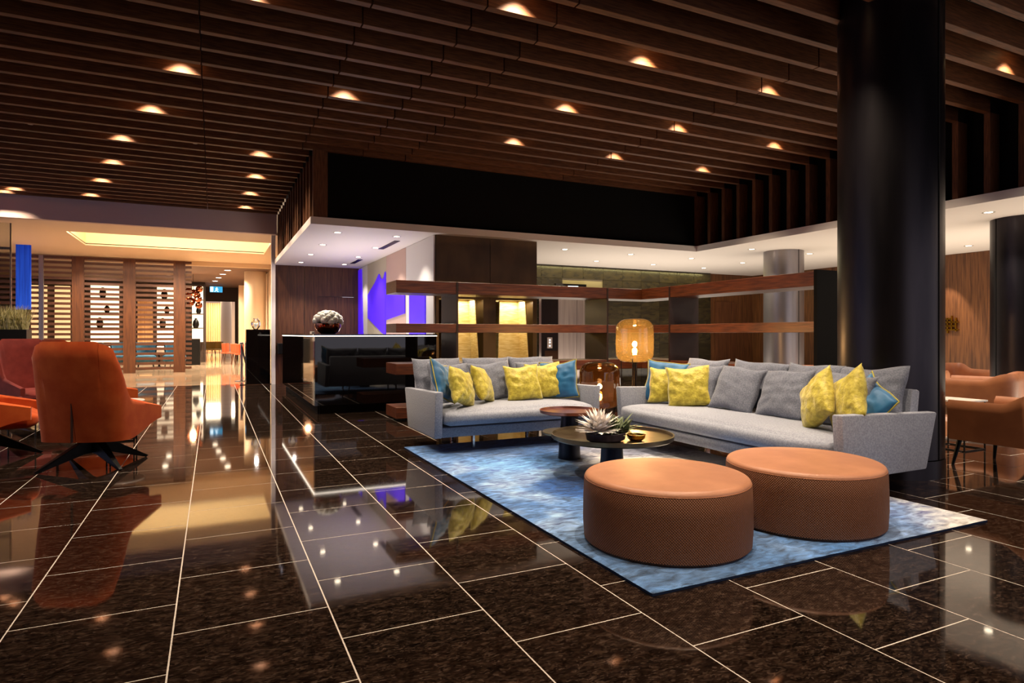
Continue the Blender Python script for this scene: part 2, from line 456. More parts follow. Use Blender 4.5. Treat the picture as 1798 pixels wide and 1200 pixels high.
# ------------------------------------------------------------------ mesh builder
class MB:
    def __init__(self):
        self.bm = bmesh.new()

    def _add(self, verts, faces, mat=None):
        vs = [self.bm.verts.new(mat @ Vector(v) if mat else v) for v in verts]
        for f in faces:
            try:
                self.bm.faces.new([vs[i] for i in f])
            except ValueError:
                pass
        return self

    def box(self, x0, x1, y0, y1, z0, z1, mat=None):
        v = [(x0, y0, z0), (x1, y0, z0), (x1, y1, z0), (x0, y1, z0), (x0, y0, z1), (x1, y0, z1), (x1, y1, z1), (x0, y1, z1)]
        return self._add(v, [(0, 3, 2, 1), (4, 5, 6, 7), (0, 1, 5, 4), (1, 2, 6, 5), (2, 3, 7, 6), (3, 0, 4, 7)], mat)

    def bevbox(self, x0, x1, y0, y1, z0, z1, r=0.01, seg=2, mat=None):
        t = MB().box(x0, x1, y0, y1, z0, z1)
        bmesh.ops.bevel(t.bm, geom=t.bm.edges[:], offset=r, segments=seg, affect='EDGES', profile=0.5)
        return self.merge(t, mat)

    def merge(self, t, mat=None):
        if mat:
            bmesh.ops.transform(t.bm, matrix=mat, verts=t.bm.verts[:])
        me = bpy.data.meshes.new('tmp')
        t.bm.to_mesh(me)
        t.bm.free()
        self.bm.from_mesh(me)
        bpy.data.meshes.remove(me)
        return self

    def prism(self, poly, axis, a0, a1, mat=None, bev=0):
        """poly in the two other axes (in xyz order), extruded along axis"""
        n = len(poly)

        def pt(p, a):
            return {'x': (a, p[0], p[1]), 'y': (p[0], a, p[1]), 'z': (p[0], p[1], a)}[axis]
        v = [pt(p, a0) for p in poly] + [pt(p, a1) for p in poly]
        f = [tuple(range(n)), tuple(range(2 * n - 1, n - 1, -1))] + [(i, (i + 1) % n, n + (i + 1) % n, n + i) for i in range(n)]
        t = MB()._add(v, f)
        bmesh.ops.recalc_face_normals(t.bm, faces=t.bm.faces[:])
        if bev:
            bmesh.ops.bevel(t.bm, geom=t.bm.edges[:], offset=bev, segments=2, affect='EDGES', profile=0.5)
        return self.merge(t, mat)

    def lathe(self, prof, seg=32, mat=None, a0=0.0, a1=2 * PI):
        full = abs(a1 - a0 - 2 * PI) < 1e-6
        cols = seg if full else seg + 1
        v, f = [], []
        for i in range(cols):
            a = a0 + (a1 - a0) * i / seg
            for r, z in prof:
                v.append((r * math.cos(a), r * math.sin(a), z))
        n = len(prof)
        for i in range(seg):
            j = (i + 1) % cols
            for k in range(n - 1):
                f.append((i * n + k, j * n + k, j * n + k + 1, i * n + k + 1))
        t = MB()._add(v, f)
        bmesh.ops.remove_doubles(t.bm, verts=t.bm.verts[:], dist=1e-5)
        bmesh.ops.recalc_face_normals(t.bm, faces=t.bm.faces[:])
        return self.merge(t, mat)

    def tube(self, pts, rad, seg=8, mat=None):
        pts = [Vector(p) for p in pts]
        if not isinstance(rad, (list, tuple)):
            rad = [rad] * len(pts)
        v, f = [], []
        up = Vector((0, 0, 1))
        for i, p in enumerate(pts):
            d = (pts[min(i + 1, len(pts) - 1)] - pts[max(i - 1, 0)]).normalized()
            ref = up if abs(d.z) < 0.95 else Vector((1, 0, 0))
            a = d.cross(ref).normalized()
            b = d.cross(a).normalized()
            for k in range(seg):
                t = 2 * PI * k / seg
                v.append(p + (a * math.cos(t) + b * math.sin(t)) * rad[i])
        for i in range(len(pts) - 1):
            for k in range(seg):
                f.append((i * seg + k, i * seg + (k + 1) % seg, (i + 1) * seg + (k + 1) % seg, (i + 1) * seg + k))
        f.append(tuple(range(seg)))
        f.append(tuple(range((len(pts) - 1) * seg, len(pts) * seg)))
        return self._add(v, f, mat)

    def soft(self, w, d, h, r, n=8, puff=0.0, mat=None, front=0.0, wob=0.0, seed=1):
        """upholstered block: rounded edges, crowned top, optional bulging front (-y); centred, base at z=0"""
        t = MB()
        bmesh.ops.create_cube(t.bm, size=2)
        bmesh.ops.subdivide_edges(t.bm, edges=t.bm.edges[:], cuts=n, use_grid_fill=True)
        rr = random.Random(seed)
        ph = [rr.uniform(0, 6.28) for _ in range(6)]
        hx, hy, hz = w / 2, d / 2, h / 2
        for v in t.bm.verts:
            u = Vector(v.co)
            p = Vector((u.x * hx, u.y * hy, u.z * hz))
            q = Vector((max(-hx + r, min(hx - r, p.x)), max(-hy + r, min(hy - r, p.y)), max(-hz + r, min(hz - r, p.z))))
            # push grid lines toward rim so the rounding has vertices
            dlt = p - q
            if dlt.length > 1e-6:
                p = q + dlt.normalized() * r
            k = max(0, 1 - u.x ** 4) * max(0, 1 - u.y ** 4)
            if u.z > 0:
                p.z += puff * k * (u.z + 0) 
            if front and u.y < 0:
                p.y -= front * max(0, 1 - u.z ** 2) * (-u.y) * max(0, 1 - u.x ** 8)
            if wob:
                p.z += wob * math.sin(5 * u.x + ph[0]) * math.sin(4 * u.y + ph[1])
                p.y += wob * math.sin(4 * u.x + ph[2]) * math.sin(4 * u.z + ph[3])
            p.z += hz
            v.co = p
        return self.merge(t, mat)

    def build(self, name, mat, parent=None, smooth=None, loc=None, rot=None):
        bm = self.bm
        me = bpy.data.meshes.new(name)
        bm.to_mesh(me)
        bm.free()
        me.materials.append(MAT[mat] if isinstance(mat, str) else mat)
        if smooth is not None:
            for p in me.polygons:
                p.use_smooth = True
            if smooth > 0:
                me.set_sharp_from_angle(angle=smooth)
        return link(name, me, parent, loc, rot)


def link(name, me, parent=None, loc=None, rot=None):
    o = bpy.data.objects.new(name, me)
    COL.objects.link(o)
    if parent:
        o.parent = parent
    if loc:
        o.location = loc
    if rot:
        o.rotation_euler = rot
    return o


def tag(o, label, cat, group=None, kind=None):
    o['label'] = label
    o['category'] = cat
    if group:
        o['group'] = group
    if kind:
        o['kind'] = kind
    return o


def thing(name, label, cat, loc=(0, 0, 0), rz=0.0, group=None, rot=None):
    o = bpy.data.objects.new(name, None)
    o.empty_display_size = 0.1
    COL.objects.link(o)
    o.location = loc
    o.rotation_euler = rot if rot else (0, 0, rz)
    return tag(o, label, cat, group)


def struct(o):
    o['kind'] = 'structure'
    return o


def copy_tree(o, parent=None):
    c = o.copy()
    COL.objects.link(c)
    if parent:
        c.parent = parent
    for ch in KIDS.get(o.name, None) or [x for x in o.children]:
        copy_tree(ch, c)
    return c


KIDS = {}
ORD = ['first', 'second', 'third', 'fourth', 'fifth', 'sixth', 'seventh', 'eighth', 'ninth', 'tenth']


def px(x, y, z):
    d = x * math.sin(CAM_YAW) + y * math.cos(CAM_YAW)
    if d < 0.3:
        return None
    u = (x * math.cos(CAM_YAW) - y * math.sin(CAM_YAW)) / d
    return 899 + CAM_F * u, 587 + CAM_F * (CAM_H - z) / d, d


# ------------------------------------------------------------------ floor of granite tiles
TW, TL, TX0 = 0.6045, 0.640, -0.146
fl = struct(MB().box(-9, 14.2, -2.0, 16.42, -0.12, -0.0007).build('floor', 'grout'))
tile_me = {}


def tile_mesh(w, l):
    key = (round(w, 3), round(l, 3))
    if key not in tile_me:
        g, b = 0.0020, 0.0012
        w2, l2 = w / 2 - g, l / 2 - g
        v = [(-w2, -l2, -0.006), (w2, -l2, -0.006), (w2, l2, -0.006), (-w2, l2, -0.006),
             (-w2 + b, -l2 + b, 0), (w2 - b, -l2 + b, 0), (w2 - b, l2 - b, 0), (-w2 + b, l2 - b, 0)]
        me = bpy.data.meshes.new('tile')
        me.from_pydata(v, [], [(4, 5, 6, 7), (0, 1, 5, 4), (1, 2, 6, 5), (2, 3, 7, 6), (3, 0, 4, 7)])
        me.materials.append(MAT['granite'])
        tile_me[key] = me
    return tile_me[key]


tiles = []
for i in range(-15, 24):
    cx = TX0 + (i + 0.5) * TW
    if cx - TW / 2 < -9 or cx + TW / 2 > 14.2:
        continue
    off = 2.20 if i % 2 == 0 else 2.52
    k0 = int((-2.0 - off) / TL) - 1
    for k in range(k0, 40):
        y0, y1 = off + k * TL, off + (k + 1) * TL
        y0, y1 = max(y0, -2.0), min(y1, 16.42)
        if y1 - y0 < 0.05:
            continue
        cy = (y0 + y1) / 2
        p = px(cx, cy, 0)
        vis = p is not None and -150 < p[0] < 1950 and 600 < p[1] < 1330
        hid = 1.95 < cx < 4.3 and 2.6 < cy < 6.1
        tiles.append((p[2] if vis and not hid else 1e3, cx, cy, y1 - y0))
tiles.sort()
rest = MB()
for n_, (d, cx, cy, ln) in enumerate(tiles):
    if n_ < 300 and d < 900:
        link('tile', tile_mesh(TW, ln), fl, (cx, cy, 0))
    else:
        g = 0.0026
        rest._add([(cx - TW / 2 + g, cy - ln / 2 + g, 0), (cx + TW / 2 - g, cy - ln / 2 + g, 0),
                   (cx + TW / 2 - g, cy + ln / 2 - g, 0), (cx - TW / 2 + g, cy + ln / 2 - g, 0)], [(0, 1, 2, 3)])
o = rest.build('tile_field', 'granite', fl)
o['kind'] = 'stuff'
struct(MB().box(-9, 6, 16.42, 50, -0.12, 0.0).build('floor_restaurant', 'beige_floor'))

# ------------------------------------------------------------------ slatted ceiling
SP, SY0 = 0.380, 9.91
ceil = struct(MB().box(-9, 9.3, -2.0, 16.0, 4.55, 4.65).build('ceiling', 'black'))
slat_cache = {}


def shared_box(name, w, d, h, mat, bev=0.003):
    key = (name, round(w, 3), round(d, 3), round(h, 3), mat)
    if key not in slat_cache:
        t = MB().bevbox(-w / 2, w / 2, -d / 2, d / 2, 0, h, bev, 1) if bev else MB().box(-w / 2, w / 2, -d / 2, d / 2, 0, h)
        me = bpy.data.meshes.new(name)
        t.bm.to_mesh(me)
        t.bm.free()
        me.materials.append(MAT[mat])
        slat_cache[key] = me
    return slat_cache[key]


SW, SH = 0.075, 0.27
for k in range(-19, 16):
    y = SY0 + k * SP
    if k > 0:
        cuts = [-8.9, -0.11, 1.37]
    else:
        cuts = [-8.9, -0.11, 1.22, 2.12, 2.80, 5.73, 8.86]
    for a, b in zip(cuts[:-1], cuts[1:]):
        link('slat', shared_box('slat', b - a - 0.012, SW, SH, 'slat'), ceil, ((a + b) / 2, y, 4.0))
# vertical fins where the slats turn down the walls
struct(MB().box(-9.1, 3.0, -2.1, -2.0, 0, 4.65).build('wall_unseen_front', 'wood_wall'))  # unseen wall, placed to keep front light off the slat sides
struct(MB().box(3.0, 14.2, -2.1, -2.0, 2.87, 4.65).build('wall_unseen_front_header', 'black_wall'))  # unseen header, added so light enters only from low down
struct(MB().box(-9.1, -9.0, 4.0, 13.0, 2.9, 4.65).build('wall_unseen_left_header', 'black_wall'))  # unseen header, added to hold the left light below the slats
struct(MB().box(-9.1, -9.0, -2.0, 4.0, 0, 4.65).build('wall_unseen_left_front', 'wood_wall'))  # unseen wall, shaped to stop light grazing along the slats
wl = struct(MB().box(1.58, 1.66, 9.98, 16.0, 2.98, 4.55).build('wall_upper_left', 'black_wall'))
wb = struct(MB().box(1.58, 9.2, 9.965, 10.04, 2.98, 4.55).build('wall_upper_back', 'black_wall'))
wr = struct(MB().box(9.06, 9.14, -2.0, 9.96, 2.98, 4.55).build('wall_upper_right', 'black_wall'))
for k in range(0, 16):
    link('fin', shared_box('fin', 0.215, SW, 1.02, 'fin'), wl, (1.475, SY0 + k * SP, 2.981))
for k in range(-19, 1):
    link('fin', shared_box('fin', 0.205, SW, 1.02, 'fin'), wr, (8.955, SY0 + k * SP, 2.981))

# white soffit over reception, lift lobby and lounge
sof = MB()
sof.box(1.33, 5.30, 9.86, 16.2, 2.87, 2.98)
sof.box(5.30, 14.1, 9.86, 13.5, 2.87, 2.98)
sof.box(8.83, 14.1, -2.0, 9.86, 2.87, 2.98)
sof = struct(sof.build('ceiling_soffit', 'white_paint'))
for y0, y1 in ((11.0, 12.2), (14.1, 15.0)):
    tag(MB().box(2.92, 3.02, y0, y1, 2.862, 2.8705).build('air_vent', 'black_metal'),
        'long thin dark air slot in the white reception soffit, %s' % ('nearer the camera' if y0 < 12 else 'nearer the back wall'), 'vent', 'air slots in the reception soffit')

# walls of reception and lift lobby
wbk = MB()
wbk.box(1.36, 2.02, 16.1, 16.22, 0, 2.87)
wbk = struct(wbk.build('wall_back', 'wood_wall'))
for a, b in ((2.03, 2.36), (3.24, 3.36)):
    MB().box(a, b, 16.1, 16.2, 0, 2.87).build('panel', 'wood_wall', wbk)
MB().box(2.36, 3.24, 16.1, 16.2, 2.14, 2.87).build('panel', 'wood_wall', wbk)
dr = struct(MB().box(2.37, 3.23, 16.13, 16.18, 0.0, 2.13).build('door_1', 'wood_wall'))
MB().box(2.44, 2.46, 16.08, 16.13, 0.95, 1.15).build('door_handle', 'steel', dr)
tag(MB().bevbox(1.40, 1.56, 15.9, 16.1, 0.72, 0.98, 0.01).build('wall_box', 'black_metal'), 'small black box on the brown wall beside the counter end', 'box')

# bronze block with two gold niches and the mural on its left flank
blk = MB()
blk.box(3.38, 5.29, 10.42, 16.1, 0, 2.87)
blk.box(3.38, 3.43, 10.06, 10.42, 0, 1.80)
blk.box(4.24, 4.48, 10.06, 10.42, 0, 1.80)
blk.box(5.21, 5.29, 10.06, 10.42, 0, 1.80)
blk = struct(blk.build('wall_bronze', 'bronze_panel'))
MB().box(3.38, 4.365, 10.06, 10.42, 1.80, 2.87).build('panel', 'bronze_panel', blk)
MB().box(4.372, 5.29, 10.06, 10.42, 1.80, 2.87).build('panel', 'bronze_panel', blk)
for x0, x1 in ((3.43, 4.24), (4.48, 5.21)):
    MB().box(x0, x1, 10.39, 10.42, 0, 1.8).build('gold_back', 'gold_leaf', blk)
    MB().prism([(10.07, 0), (10.39, 0), (10.39, 1.79), (10.07, 1.79)], 'x', 0, 0.012, mat=Matrix.Translation((x1 - 0.05, 0, 0)) @ Matrix.Rotation(R(-3.4), 4, 'Y')).build('gold_cheek', 'gold_leaf', blk)
    MB().prism([(10.07, 0), (10.39, 0), (10.39, 1.79), (10.07, 1.79)], 'x', 0, 0.012, mat=Matrix.Translation((x0 + 0.03, 0, 0)) @ Matrix.Rotation(R(1.2), 4, 'Y')).build('gold_cheek', 'gold_leaf', blk)
    lamp('AREA', 'niche_light', ((x0 + x1) / 2, 10.2, 1.785), 6, (1.0, 0.9, 0.7), (0, 0, 0), 0.6, 0.2)

mur = thing('wall_mural', 'tall pale abstract wall mural with violet shapes beside reception', 'mural', (3.375, 10.08, 0))
for y0, y1, m_ in ((0.0, 1.67, 'm_white'), (1.68, 3.19, 'm_pink'), (3.20, 4.35, 'm_beige'), (4.36, 5.0, 'm_beige'), (5.01, 6.0, 'm_white')):
    MB().box(-0.03, -0.004, y0, y1, 0.0, 2.865).build('mural_panel', m_, mur)


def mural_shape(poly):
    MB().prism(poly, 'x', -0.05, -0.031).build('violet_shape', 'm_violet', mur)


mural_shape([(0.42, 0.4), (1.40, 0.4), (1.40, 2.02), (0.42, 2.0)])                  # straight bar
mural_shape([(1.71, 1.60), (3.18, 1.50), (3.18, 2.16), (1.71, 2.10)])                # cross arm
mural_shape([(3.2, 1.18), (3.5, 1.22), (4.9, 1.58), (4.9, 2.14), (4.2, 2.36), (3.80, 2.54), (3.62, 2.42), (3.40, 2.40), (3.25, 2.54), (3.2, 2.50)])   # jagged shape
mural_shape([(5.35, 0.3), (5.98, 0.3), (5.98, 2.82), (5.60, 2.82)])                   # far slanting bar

# lift lobby back wall clad in stone tiles
lob = struct(MB().box(5.3, 12.32, 13.22, 13.4, 0, 2.87).build('wall_lobby', 'stone_grout'))
for i in range(12):
    for j in range(9):
        x0 = 5.3 + i * 0.585
        z0 = j * 0.319
        if 7.40 < x0 + 0.29 < 8.95 and z0 < 2.3:
            continue
        link('stone_tile', shared_box('stone_tile', 0.579, 0.03, 0.313, 'stone', 0.002), lob, (x0 + 0.2925, 13.205, z0 + 0.003))
lift = thing('lift_door', 'brushed steel double lift door seen through the open shelves', 'lift', (7.95, 13.19, 0))
MB().box(-0.44, 0.075, -0.02, 0.02, 0, 2.24).build('door_leaf', 'steel', lift)
MB().box(0.085, 0.34, -0.02, 0.02, 0, 2.24).build('door_leaf', 'steel', lift)
MB().box(0.34, 0.95, -0.05, 0.02, 0, 2.3).build('side_panel', 'black_gloss', lift)
MB().box(-0.52, 0.34, -0.04, 0.02, 2.24, 2.42).build('header', 'black_gloss', lift)
MB().box(-0.18, 0.10, -0.05, -0.035, 2.29, 2.37).build('floor_indicator', 'sign', lift)
MB().box(-0.92, -0.45, -0.03, 0.02, 0, 2.3).build('frame_panel', 'black_gloss', lift)
MB().box(-0.98, -0.92, -0.05, 0.02, 0, 2.3).build('frame_trim', 'chrome', lift)
cp = MB().box(-0.76, -0.62, -0.05, -0.03, 0.86, 1.12).build('call_panel', 'steel', lift)
for zz in (0.92, 1.0, 1.06):
    MB().lathe([(0, 0.006), (0.018, 0.006), (0.018, 0)], 10, Matrix.Translation((-0.69, -0.05, zz)) @ Matrix.Rotation(PI / 2, 4, 'X')).build('call_button', 'led', cp)
wlr = struct(MB().box(12.34, 14.0, 13.3, 13.42, 0, 2.87).build('wall_lobby_right', 'wood_wall_b'))
struct(MB().box(12.55, 13.3, 13.27, 13.3, 0.0, 2.1).build('door_2', 'wood_wall'))
wri = struct(MB().box(13.98, 14.1, -2.0, 13.42, 0, 2.87).build('wall_right', 'wood_wall_b'))
for k in range(12):
    MB().box(13.955, 13.98, -1.3 + k * 1.2, -0.115 + k * 1.2, 0.02, 2.865).build('panel', 'wood_wall_b', wri)
art = thing('wall_sculpture', 'small sculpture of crossed gold bars on brown right wall', 'sculpture', (13.93, 8.02, 1.27))
for (y0, z0, y1, z1) in ((-0.22, 0, -0.22, .26), (-.14, .04, -.14, .3), (-.06, -.04, -.06, .26), (.02, 0, .02, .24), (.1, .02, .1, .3), (.18, -.06, .18, .22), (.26, 0, .26, .25),
                        (-.26, .02, .1, .02), (-.2, .1, .3, .1), (-.26, .18, .06, .18), (-.1, .25, .3, .25)):
    MB().box(-0.02, 0.02, min(y0, y1) - 0.012, max(y0, y1) + 0.012, min(z0, z1) - 0.012, max(z0, z1) + 0.012).build('gold_bar', 'gold_metal', art)
lamp('SPOT', 'art_light', (13.3, 8.0, 2.8), 110, WARM, (0, R(-22), 0), 0.03, spot=R(50))

# left: bulkhead, cove and restaurant
struct(MB().box(-9, 1.36, 15.80, 15.95, 3.56, 4.55).build('wall_bulkhead', 'bulk'))
rc = MB()
rc.box(-9, 1.36, 15.95, 17.4, 3.56, 3.62)
rc.box(-9, -3.05, 17.4, 19.9, 3.56, 3.62)
rc.box(-9, 6, 19.9, 22.9, 3.56, 3.62)
rc.box(1.36, 6, 15.95, 19.9, 3.56, 3.62)
struct(rc.build('ceiling_restaurant_front', 'cream'))
cv = MB()
cv.box(-3.05, 6, 19.9, 19.96, 3.6, 4.6)
cv.box(-3.11, -3.05, 16.9, 19.9, 3.6, 4.6)
cv.box(-3.11, 6, 16.9, 20, 4.6, 4.65)
cv.box(-3.11, 6, 16.9, 16.96, 3.6, 4.6)
struct(cv.build('ceiling_cove', 'cove'))
struct(MB().box(-9, 6, 22.9, 33, 3.42, 3.5).build('ceiling_restaurant', 'rest_ceiling'))
struct(MB().box(-9, 6, 22.75, 22.9, 3.42, 3.62).build('trim_1', 'cream'))
# far restaurant walls
fw = MB()
fw.box(-9, -0.36, 30.0, 30.15, 0, 3.45)
fw.box(-0.37, -0.30, 30.0, 33.0, 0, 3.45)
fw.box(-0.30, 0.95, 32.9, 33.0, 2.75, 3.45)
fw.box(0.95, 6, 32.9, 33.0, 0, 3.45)
struct(fw.build('wall_far', 'dark_brown'))
struct(MB().box(0.95, 1.5, 28.0, 28.2, 0, 3.2).build('wall_far_right', 'cream'))
struct(MB().box(1.78, 1.84, 19.0, 33.0, 0, 3.5).build('wall_restaurant_right', 'cream'))
struct(MB().box(-2.0, 4.0, 46, 46.1, 0, 4).build('wall_corridor_end', 'cream'))
struct(MB().box(-9.1, -9, 13, 33, 0, 4.6).build('wall_left', 'dark_brown'))
# corridor curtain folds
cvv, cf = [], []
NC = 60
for i in range(NC + 1):
    x = -0.6 + 1.6 * i / NC
    y = 44.5 + 0.09 * math.sin(i * 1.25)
    cvv += [(x, y, 0.02), (x, y, 3.2)]
for i in range(NC):
    cf.append((2 * i, 2 * i + 2, 2 * i + 3, 2 * i + 1))
cu = MB()._add(cvv, cf).build('curtain', 'curtain', smooth=0)
tag(cu, 'pale orange curtain closing the far end of the corridor', 'curtain')
tag(MB().lathe([(0.0, 0), (0.26, 0), (0.26, 3.4), (0, 3.4)], 24).build('corridor_column', 'cream', loc=(0.62, 36.0, 0), smooth=0.6), 'slim bright cream column in the far corridor doorway', 'column')
tag(MB().lathe([(0.0, 0), (0.36, 0), (0.36, 3.56), (0, 3.56)], 32).build('cream_column', 'cream', loc=(1.36, 24.2, 0), smooth=0.6), 'round cream column behind the black pedestal at restaurant entrance', 'column')
struct(MB().box(1.26, 1.35, 16.0, 16.12, 0, 3.56).build('trim_2', 'white_paint'))

# restaurant screens: posts and slats
scr = thing('slatted_screen', 'tall brown slatted timber screen of three posts before the restaurant', 'screen', (0, 22.4, 0))
posts = [(-3.77, -3.47), (-2.47, -2.15), (-1.12, -0.79)]
for a, b in posts:
    MB().box(a, b, -0.05, 0.05, 0, 3.50).build('post', 'screen', scr)
for a, b in ((-3.47, -2.47), (-2.15, -1.12), (-0.79, -0.61)):
    for j in range(23):
        link('slat', shared_box('screen_slat', b - a - 0.004, 0.05, 0.075, 'screen_slat', 0), scr, ((a + b) / 2, 0, 0.10 + j * 0.151))
scr2 = thing('slatted_screen', 'grey brown slatted screen at the far left behind the grass', 'screen', (0, 22.4, 0))
for a, b in ((-4.45, -3.78), (-6.2, -4.58)):
    for j in range(23):
        link('slat', shared_box('screen_slat', b - a - 0.004, 0.05, 0.075, 'screen_slat', 0), scr2, ((a + b) / 2, 0, 0.10 + j * 0.151))
MB().box(-4.57, -4.46, -0.05, 0.05, 0, 3.5).build('post', 'steel', scr2)
tag(MB().box(-4.68, -4.36, 20.5, 20.56, 1.85, 3.56).build('blue_drape', 'blue_drape'), 'blue drape with painted glow hanging behind glass at the far left', 'drape')
struct(MB().box(-8.9, -8.85, 9, 21, 0.4, 3.3).build('window_1', 'window'))
gp = thing('glass_partition', 'clear frameless glass panel left of the restaurant screen', 'glass panel', (-3.78, 16.2, 0))
MB().box(-2.6, 0, -0.006, 0.006, 0, 3.5).build('pane', 'clear', gp)
MB().box(-0.012, 0.012, -0.02, 0.02, 0, 3.5).build('edge_trim', 'steel', gp)
MB().box(-2.6, 0, -0.015, 0.015, 2.95, 3.0).build('rail', 'steel', gp)


# backlit shelves behind the screens
def backlit(x0, x1, label, side):
    t = thing('backlit_shelf', label, 'shelf', ((x0 + x1) / 2, 29.7, 0))
    w = (x1 - x0) / 2
    MB().box(-w, w, 0.2, 0.25, 0.85, 3.25).build('back_panel', 'backlit', t)
    for z in (0.85, 1.45, 2.05, 2.65, 3.25):
        MB().box(-w, w, -0.05, 0.2, z - 0.02, z + 0.02).build('shelf_board', 'dark_brown', t)
    for z, x, s in ((1.47, -0.3 * w, 1.0), (2.07, 0.2 * w, 0.8), (2.67, -0.1 * w, 1.0)):
        v = MB().lathe([(0, 0), (0.09 * s, 0), (0.13 * s, 0.12 * s), (0.11 * s, 0.26 * s), (0.04 * s, 0.36 * s), (0.05 * s, 0.4 * s), (0, 0.4 * s)], 14).build('vase', 'black_metal', loc=((x0 + x1) / 2 + x, 29.72, z), smooth=0.8)
        tag(v, 'small dark vase on the %s backlit shelf, %s board' % (side, {1.47: 'lowest', 2.07: 'middle', 2.67: 'top'}[z]), 'vase', 'dark vases on the backlit shelves')


backlit(-4.42, -3.45, 'white backlit wall shelf behind the left bay of slatted screen', 'left')
backlit(-2.10, -1.48, 'white backlit wall shelf behind the middle bay of slatted screen', 'middle')
backlit(-0.80, -0.38, 'narrow white backlit shelf right of the slatted screen', 'right')
lb = MB().box(-2.8, -2.25, 29.9, 29.98, 0.5, 2.6).build('lit_panel', 'curtain')
tag(lb, 'tall pale orange wall panel seen through the middle screen bay', 'panel')
tag(MB().bevbox(-0.95, -0.45, 27.2, 27.7, 0, 1.02, 0.01).build('service_station', 'black_metal'), 'black service cabinet beside the right end of the slatted screen', 'cabinet')
for i, (a_, b_) in enumerate(((-6.35, -5.85), (-5.6, -5.1))):
    tag(MB().box(a_, b_, 29.9, 29.98, 0.6, 3.1).build('lit_panel', 'backlit_warm'), 'warm backlit wall panel behind far left slats, %s one' % ['left', 'right'][i], 'panel', 'backlit panels at far left')
pen = thing('copper_pendant', 'cluster of copper globes hanging beside the slatted screen', 'lamp', (-0.66, 26.0, 2.55))
MB().tube([(0, 0, 0.3), (0, 0, 0.9)], 0.008).build('cord', 'black_metal', pen)
for i in range(9):
    a = i * 2.4
    bmx = MB()
    bmesh.ops.create_icosphere(bmx.bm, subdivisions=2, radius=0.13, matrix=Matrix.Translation((0.2 * math.cos(a), 0.15 * math.sin(a), 0.32 - 0.075 * i)))
    bmx.build('globe', 'copper_glass', pen, smooth=0)
lamp('POINT', 'pendant_light', (-0.66, 25.7, 2.5), 20, WARMER, size=0.1)

# exit sign hung from the restaurant ceiling
ex = thing('exit_sign', 'small lit blue and white running figure exit sign', 'sign', (0.13, 31.5, 3.22))
MB().box(-0.26, 0.26, -0.03, 0.03, -0.12, 0.14).build('sign_face', 'sign_green', ex)
MB().box(-0.24, -0.12, -0.04, -0.03, -0.1, 0.12).build('sign_arrow', 'sign', ex)
fg = MB()
fg.lathe([(0, 0.02), (0.025, 0), (0, -0.02)], 8, Matrix.Translation((0.03, -0.035, 0.09)))
fg.box(-0.02, 0.03, -0.04, -0.03, -0.02, 0.07)
fg.prism([(0.0, -0.02), (0.03, -0.02), (0.10, -0.09), (0.07, -0.1)], 'y', -0.04, -0.03)
fg.prism([(0.0, -0.02), (0.02, -0.03), (-0.05, -0.1), (-0.08, -0.09)], 'y', -0.04, -0.03)
fg.prism([(0.02, 0.06), (0.09, 0.02), (0.085, 0.0), (0.02, 0.035)], 'y', -0.04, -0.03)
fg.build('running_figure', 'sign', ex)
MB().box(-0.005, 0.005, -0.005, 0.005, 0.14, 0.2).build('hanger', 'steel', ex)


# restaurant chairs, small in the picture
def shell_chair(name, label, loc, rz, mat, group, legm='wood_wall'):
    t = thing(name, label, 'chair', loc, rz, group)
    MB().soft(0.46, 0.44, 0.06, 0.025, 4, mat=Matrix.Translation((0, 0, 0.42))).build('seat', mat, t, smooth=0.8)
    b = MB().lathe([(0.24, 0.0), (0.27, 0.36), (0.255, 0.37), (0.225, 0.0)], 14, Matrix.Translation((0, -0.02, 0.46)), R(10), R(170))
    b.build('backrest', mat, t, smooth=0.8)
    for sx in (-1, 1):
        for sy in (-1, 1):
            MB().tube([(sx * 0.17, sy * 0.15, 0.43), (sx * 0.22, sy * 0.2, 0)], [0.016, 0.011], 6).build('leg', legm, t)
    return t


for i, (x, y, rz) in enumerate(((0.55, 27.6, 1.3), (0.85, 26.8, 1.6), (1.0, 25.6, 1.2))):
    shell_chair('dining_chair', 'orange shell dining chair by the cream wall, %s from the front' % ['third', 'second', 'first'][i], (x, y, 0), rz, 'chair_orange', 'orange dining chairs')
for i, (x, y, rz) in enumerate(((-0.15, 33.6, 0.4), (0.2, 34.0, -0.5))):
    shell_chair('dining_chair', 'ochre yellow dining chair at the far doorway, %s one' % ['left', 'right'][i], (x, y, 0), rz, 'chair_yellow', 'yellow dining chairs')
for i, (x, y) in enumerate(((-3.6, 24.6), (-2.8, 24.9), (-2.05, 24.5), (-1.2, 24.6))):
    t = thing('lounge_chair', 'blue upholstered restaurant chair behind the screen, %s from the left' % ORD[i], 'chair', (x, y, 0), rnd.uniform(-0.4, 0.4), 'blue chairs behind the screen')
    MB().soft(0.6, 0.56, 0.22, 0.06, 5, 0.03, Matrix.Translation((0, 0, 0.26))).build('seat', 'blue_seat', t, smooth=0.8)
    MB().lathe([(0.30, 0.0), (0.34, 0.5), (0.31, 0.52), (0.25, 0.0)], 16, Matrix.Translation((0, 0.0, 0.4)), R(-10), R(190)).build('backrest', 'blue_seat', t, smooth=0.8)
    for sx in (-1, 1):
        for sy in (-1, 1):
            MB().tube([(sx * 0.2, sy * 0.18, 0.28), (sx * 0.24, sy * 0.22, 0)], [0.018, 0.012], 6).build('leg', 'black_metal', t)
